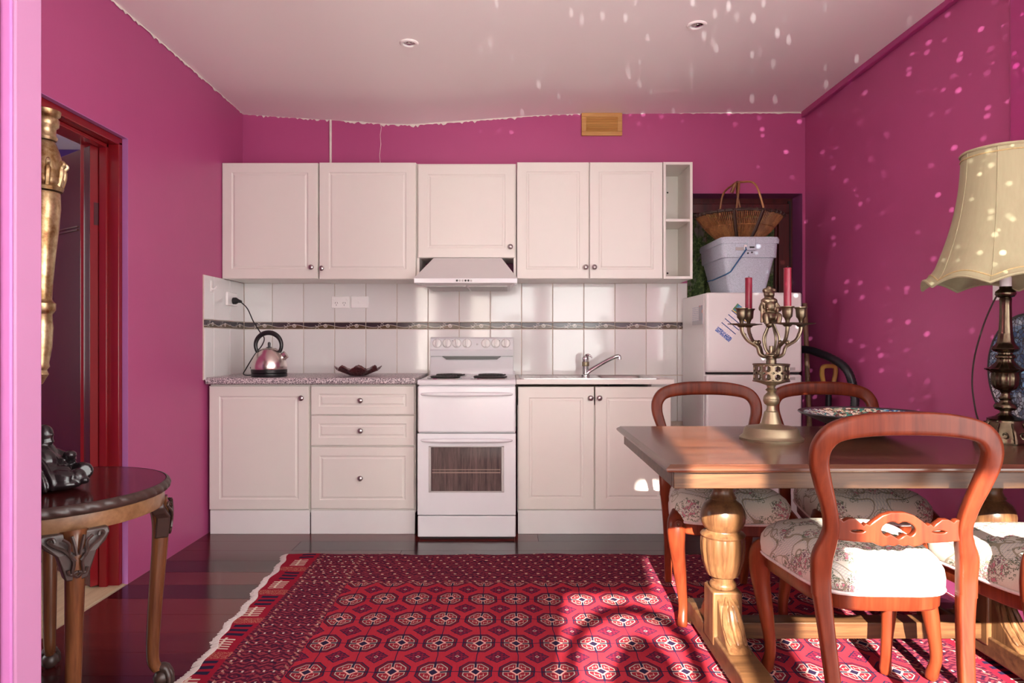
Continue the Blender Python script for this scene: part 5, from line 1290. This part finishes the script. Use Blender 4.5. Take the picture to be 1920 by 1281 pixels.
# ================================================================== MIRROR BALL near the sunny window and the glints it throws
bx0 = Vector((-0.25, -0.62, 1.72))
mbm = MB(); nr = 14
for i in range(nr):
    p0, p1 = -PI/2 + PI*i/nr, -PI/2 + PI*(i+1)/nr; nseg = max(4, int(28*math.cos((p0+p1)/2)))
    for j in range(nseg):
        a0, a1 = 2*PI*j/nseg, 2*PI*(j+1)/nseg
        q = [Vector((math.cos(p)*math.cos(a), math.cos(p)*math.sin(a), math.sin(p)))*0.06 + bx0 for p, a in ((p0, a0), (p0, a1), (p1, a1), (p1, a0))]
        mbm.add(q, [(0, 1, 2, 3)])
ball = thing('mirror_ball', 'small mirror ball hanging at the sunny end of the room', 'mirror ball', tuple(bx0))
obj('facets', mbm, 'mirror', ball, smooth=0)
obj('string', MB().tube([bx0 + Vector((0, 0, 0.055)), Vector((bx0.x, bx0.y, ZC))], 0.0012, 5), 'cord', ball)

gd = bpy.data.lights.new('mirror_ball_glints', 'POINT'); gd.energy = 1.0; gd.shadow_soft_size = 0.0; gd.use_nodes = True
T = gd.node_tree; em = T.nodes['Emission']; tcn = T.nodes.new('ShaderNodeTexCoord')
vo = T.nodes.new('ShaderNodeTexVoronoi'); vo.inputs['Scale'].default_value = 80.0; T.links.new(tcn.outputs['Normal'], vo.inputs['Vector'])
sepc = T.nodes.new('ShaderNodeSeparateColor'); T.links.new(vo.outputs['Color'], sepc.inputs[0])
spx = T.nodes.new('ShaderNodeSeparateXYZ'); T.links.new(tcn.outputs['Normal'], spx.inputs[0])
dd_ = E(T, vo.outputs['Distance']); rr0 = E(T, sepc.outputs[0]); nx_ = E(T, spx.outputs[0]); ny_ = E(T, spx.outputs[1]); nz_ = E(T, spx.outputs[2])
side = (nx_.gt(0.34) * nz_.gt(-0.22)).OR(nz_.gt(0.14) * nx_.gt(0.0))
spot = ((0.26 - dd_) / 0.26).mx(0.0).sq() * rr0.gt(0.30) * (rr0 * rr0 * 1.7) * side * (ny_ * ny_ * (nx_ * nx_ * 6.0 + 0.7))
T.links.new((spot * 620.0).s, em.inputs['Strength']); em.inputs['Color'].default_value = (1, 0.97, 0.95, 1)
go = bpy.data.objects.new('mirror_ball_glints', gd); C.objects.link(go); go.location = bx0 + Vector((0.02, 0.075, 0.02))

# invented arched mirror, unseen behind the camera, added to cast the arch shadow on the rug
cm = thing('arch_shadow_mirror', 'unseen arched wooden mirror added for the shadow it casts on the rug', 'mirror', (0.09, -0.45, 0))
arch = [(0.09-0.215, 0.35)] + [(0.09-0.215, 0.35+0.88*i/6) for i in range(1, 7)] + [(0.09+0.215*math.cos(a), 1.23+0.20*math.sin(a)) for a in [PI-PI*k/16 for k in range(1, 17)]] + [(0.09+0.215, 1.23-0.88*i/6) for i in range(1, 7)]
obj('frame', MB().tube([(x, -0.45, z) for x, z in arch], 0.028, 10), 'chair', cm)
oval = [(0.125+0.135*math.cos(a), 1.02+0.30*math.sin(a)) for a in [2*PI*k/40 for k in range(40)]]
obj('glass', MB().prism(oval, -0.456, -0.444), 'mirror', cm)
for s_ in (-1, 1): obj('foot', MB().box(0.09+s_*0.215-0.025, 0.09+s_*0.215+0.025, -0.62, -0.28, 0.0, 0.06), 'chair', cm, bevel=0.01); obj('post', MB().box(0.09+s_*0.215-0.02, 0.09+s_*0.215+0.02, -0.47, -0.43, 0.06, 0.37), 'chair', cm)
obj('cross_rail', MB().box(-0.11, 0.29, -0.465, -0.435, 0.33, 0.38), 'chair', cm, bevel=0.005)
obj('pivot_rail', MB().box(-0.125, 0.305, -0.457, -0.443, 1.0, 1.02), 'chair', cm)
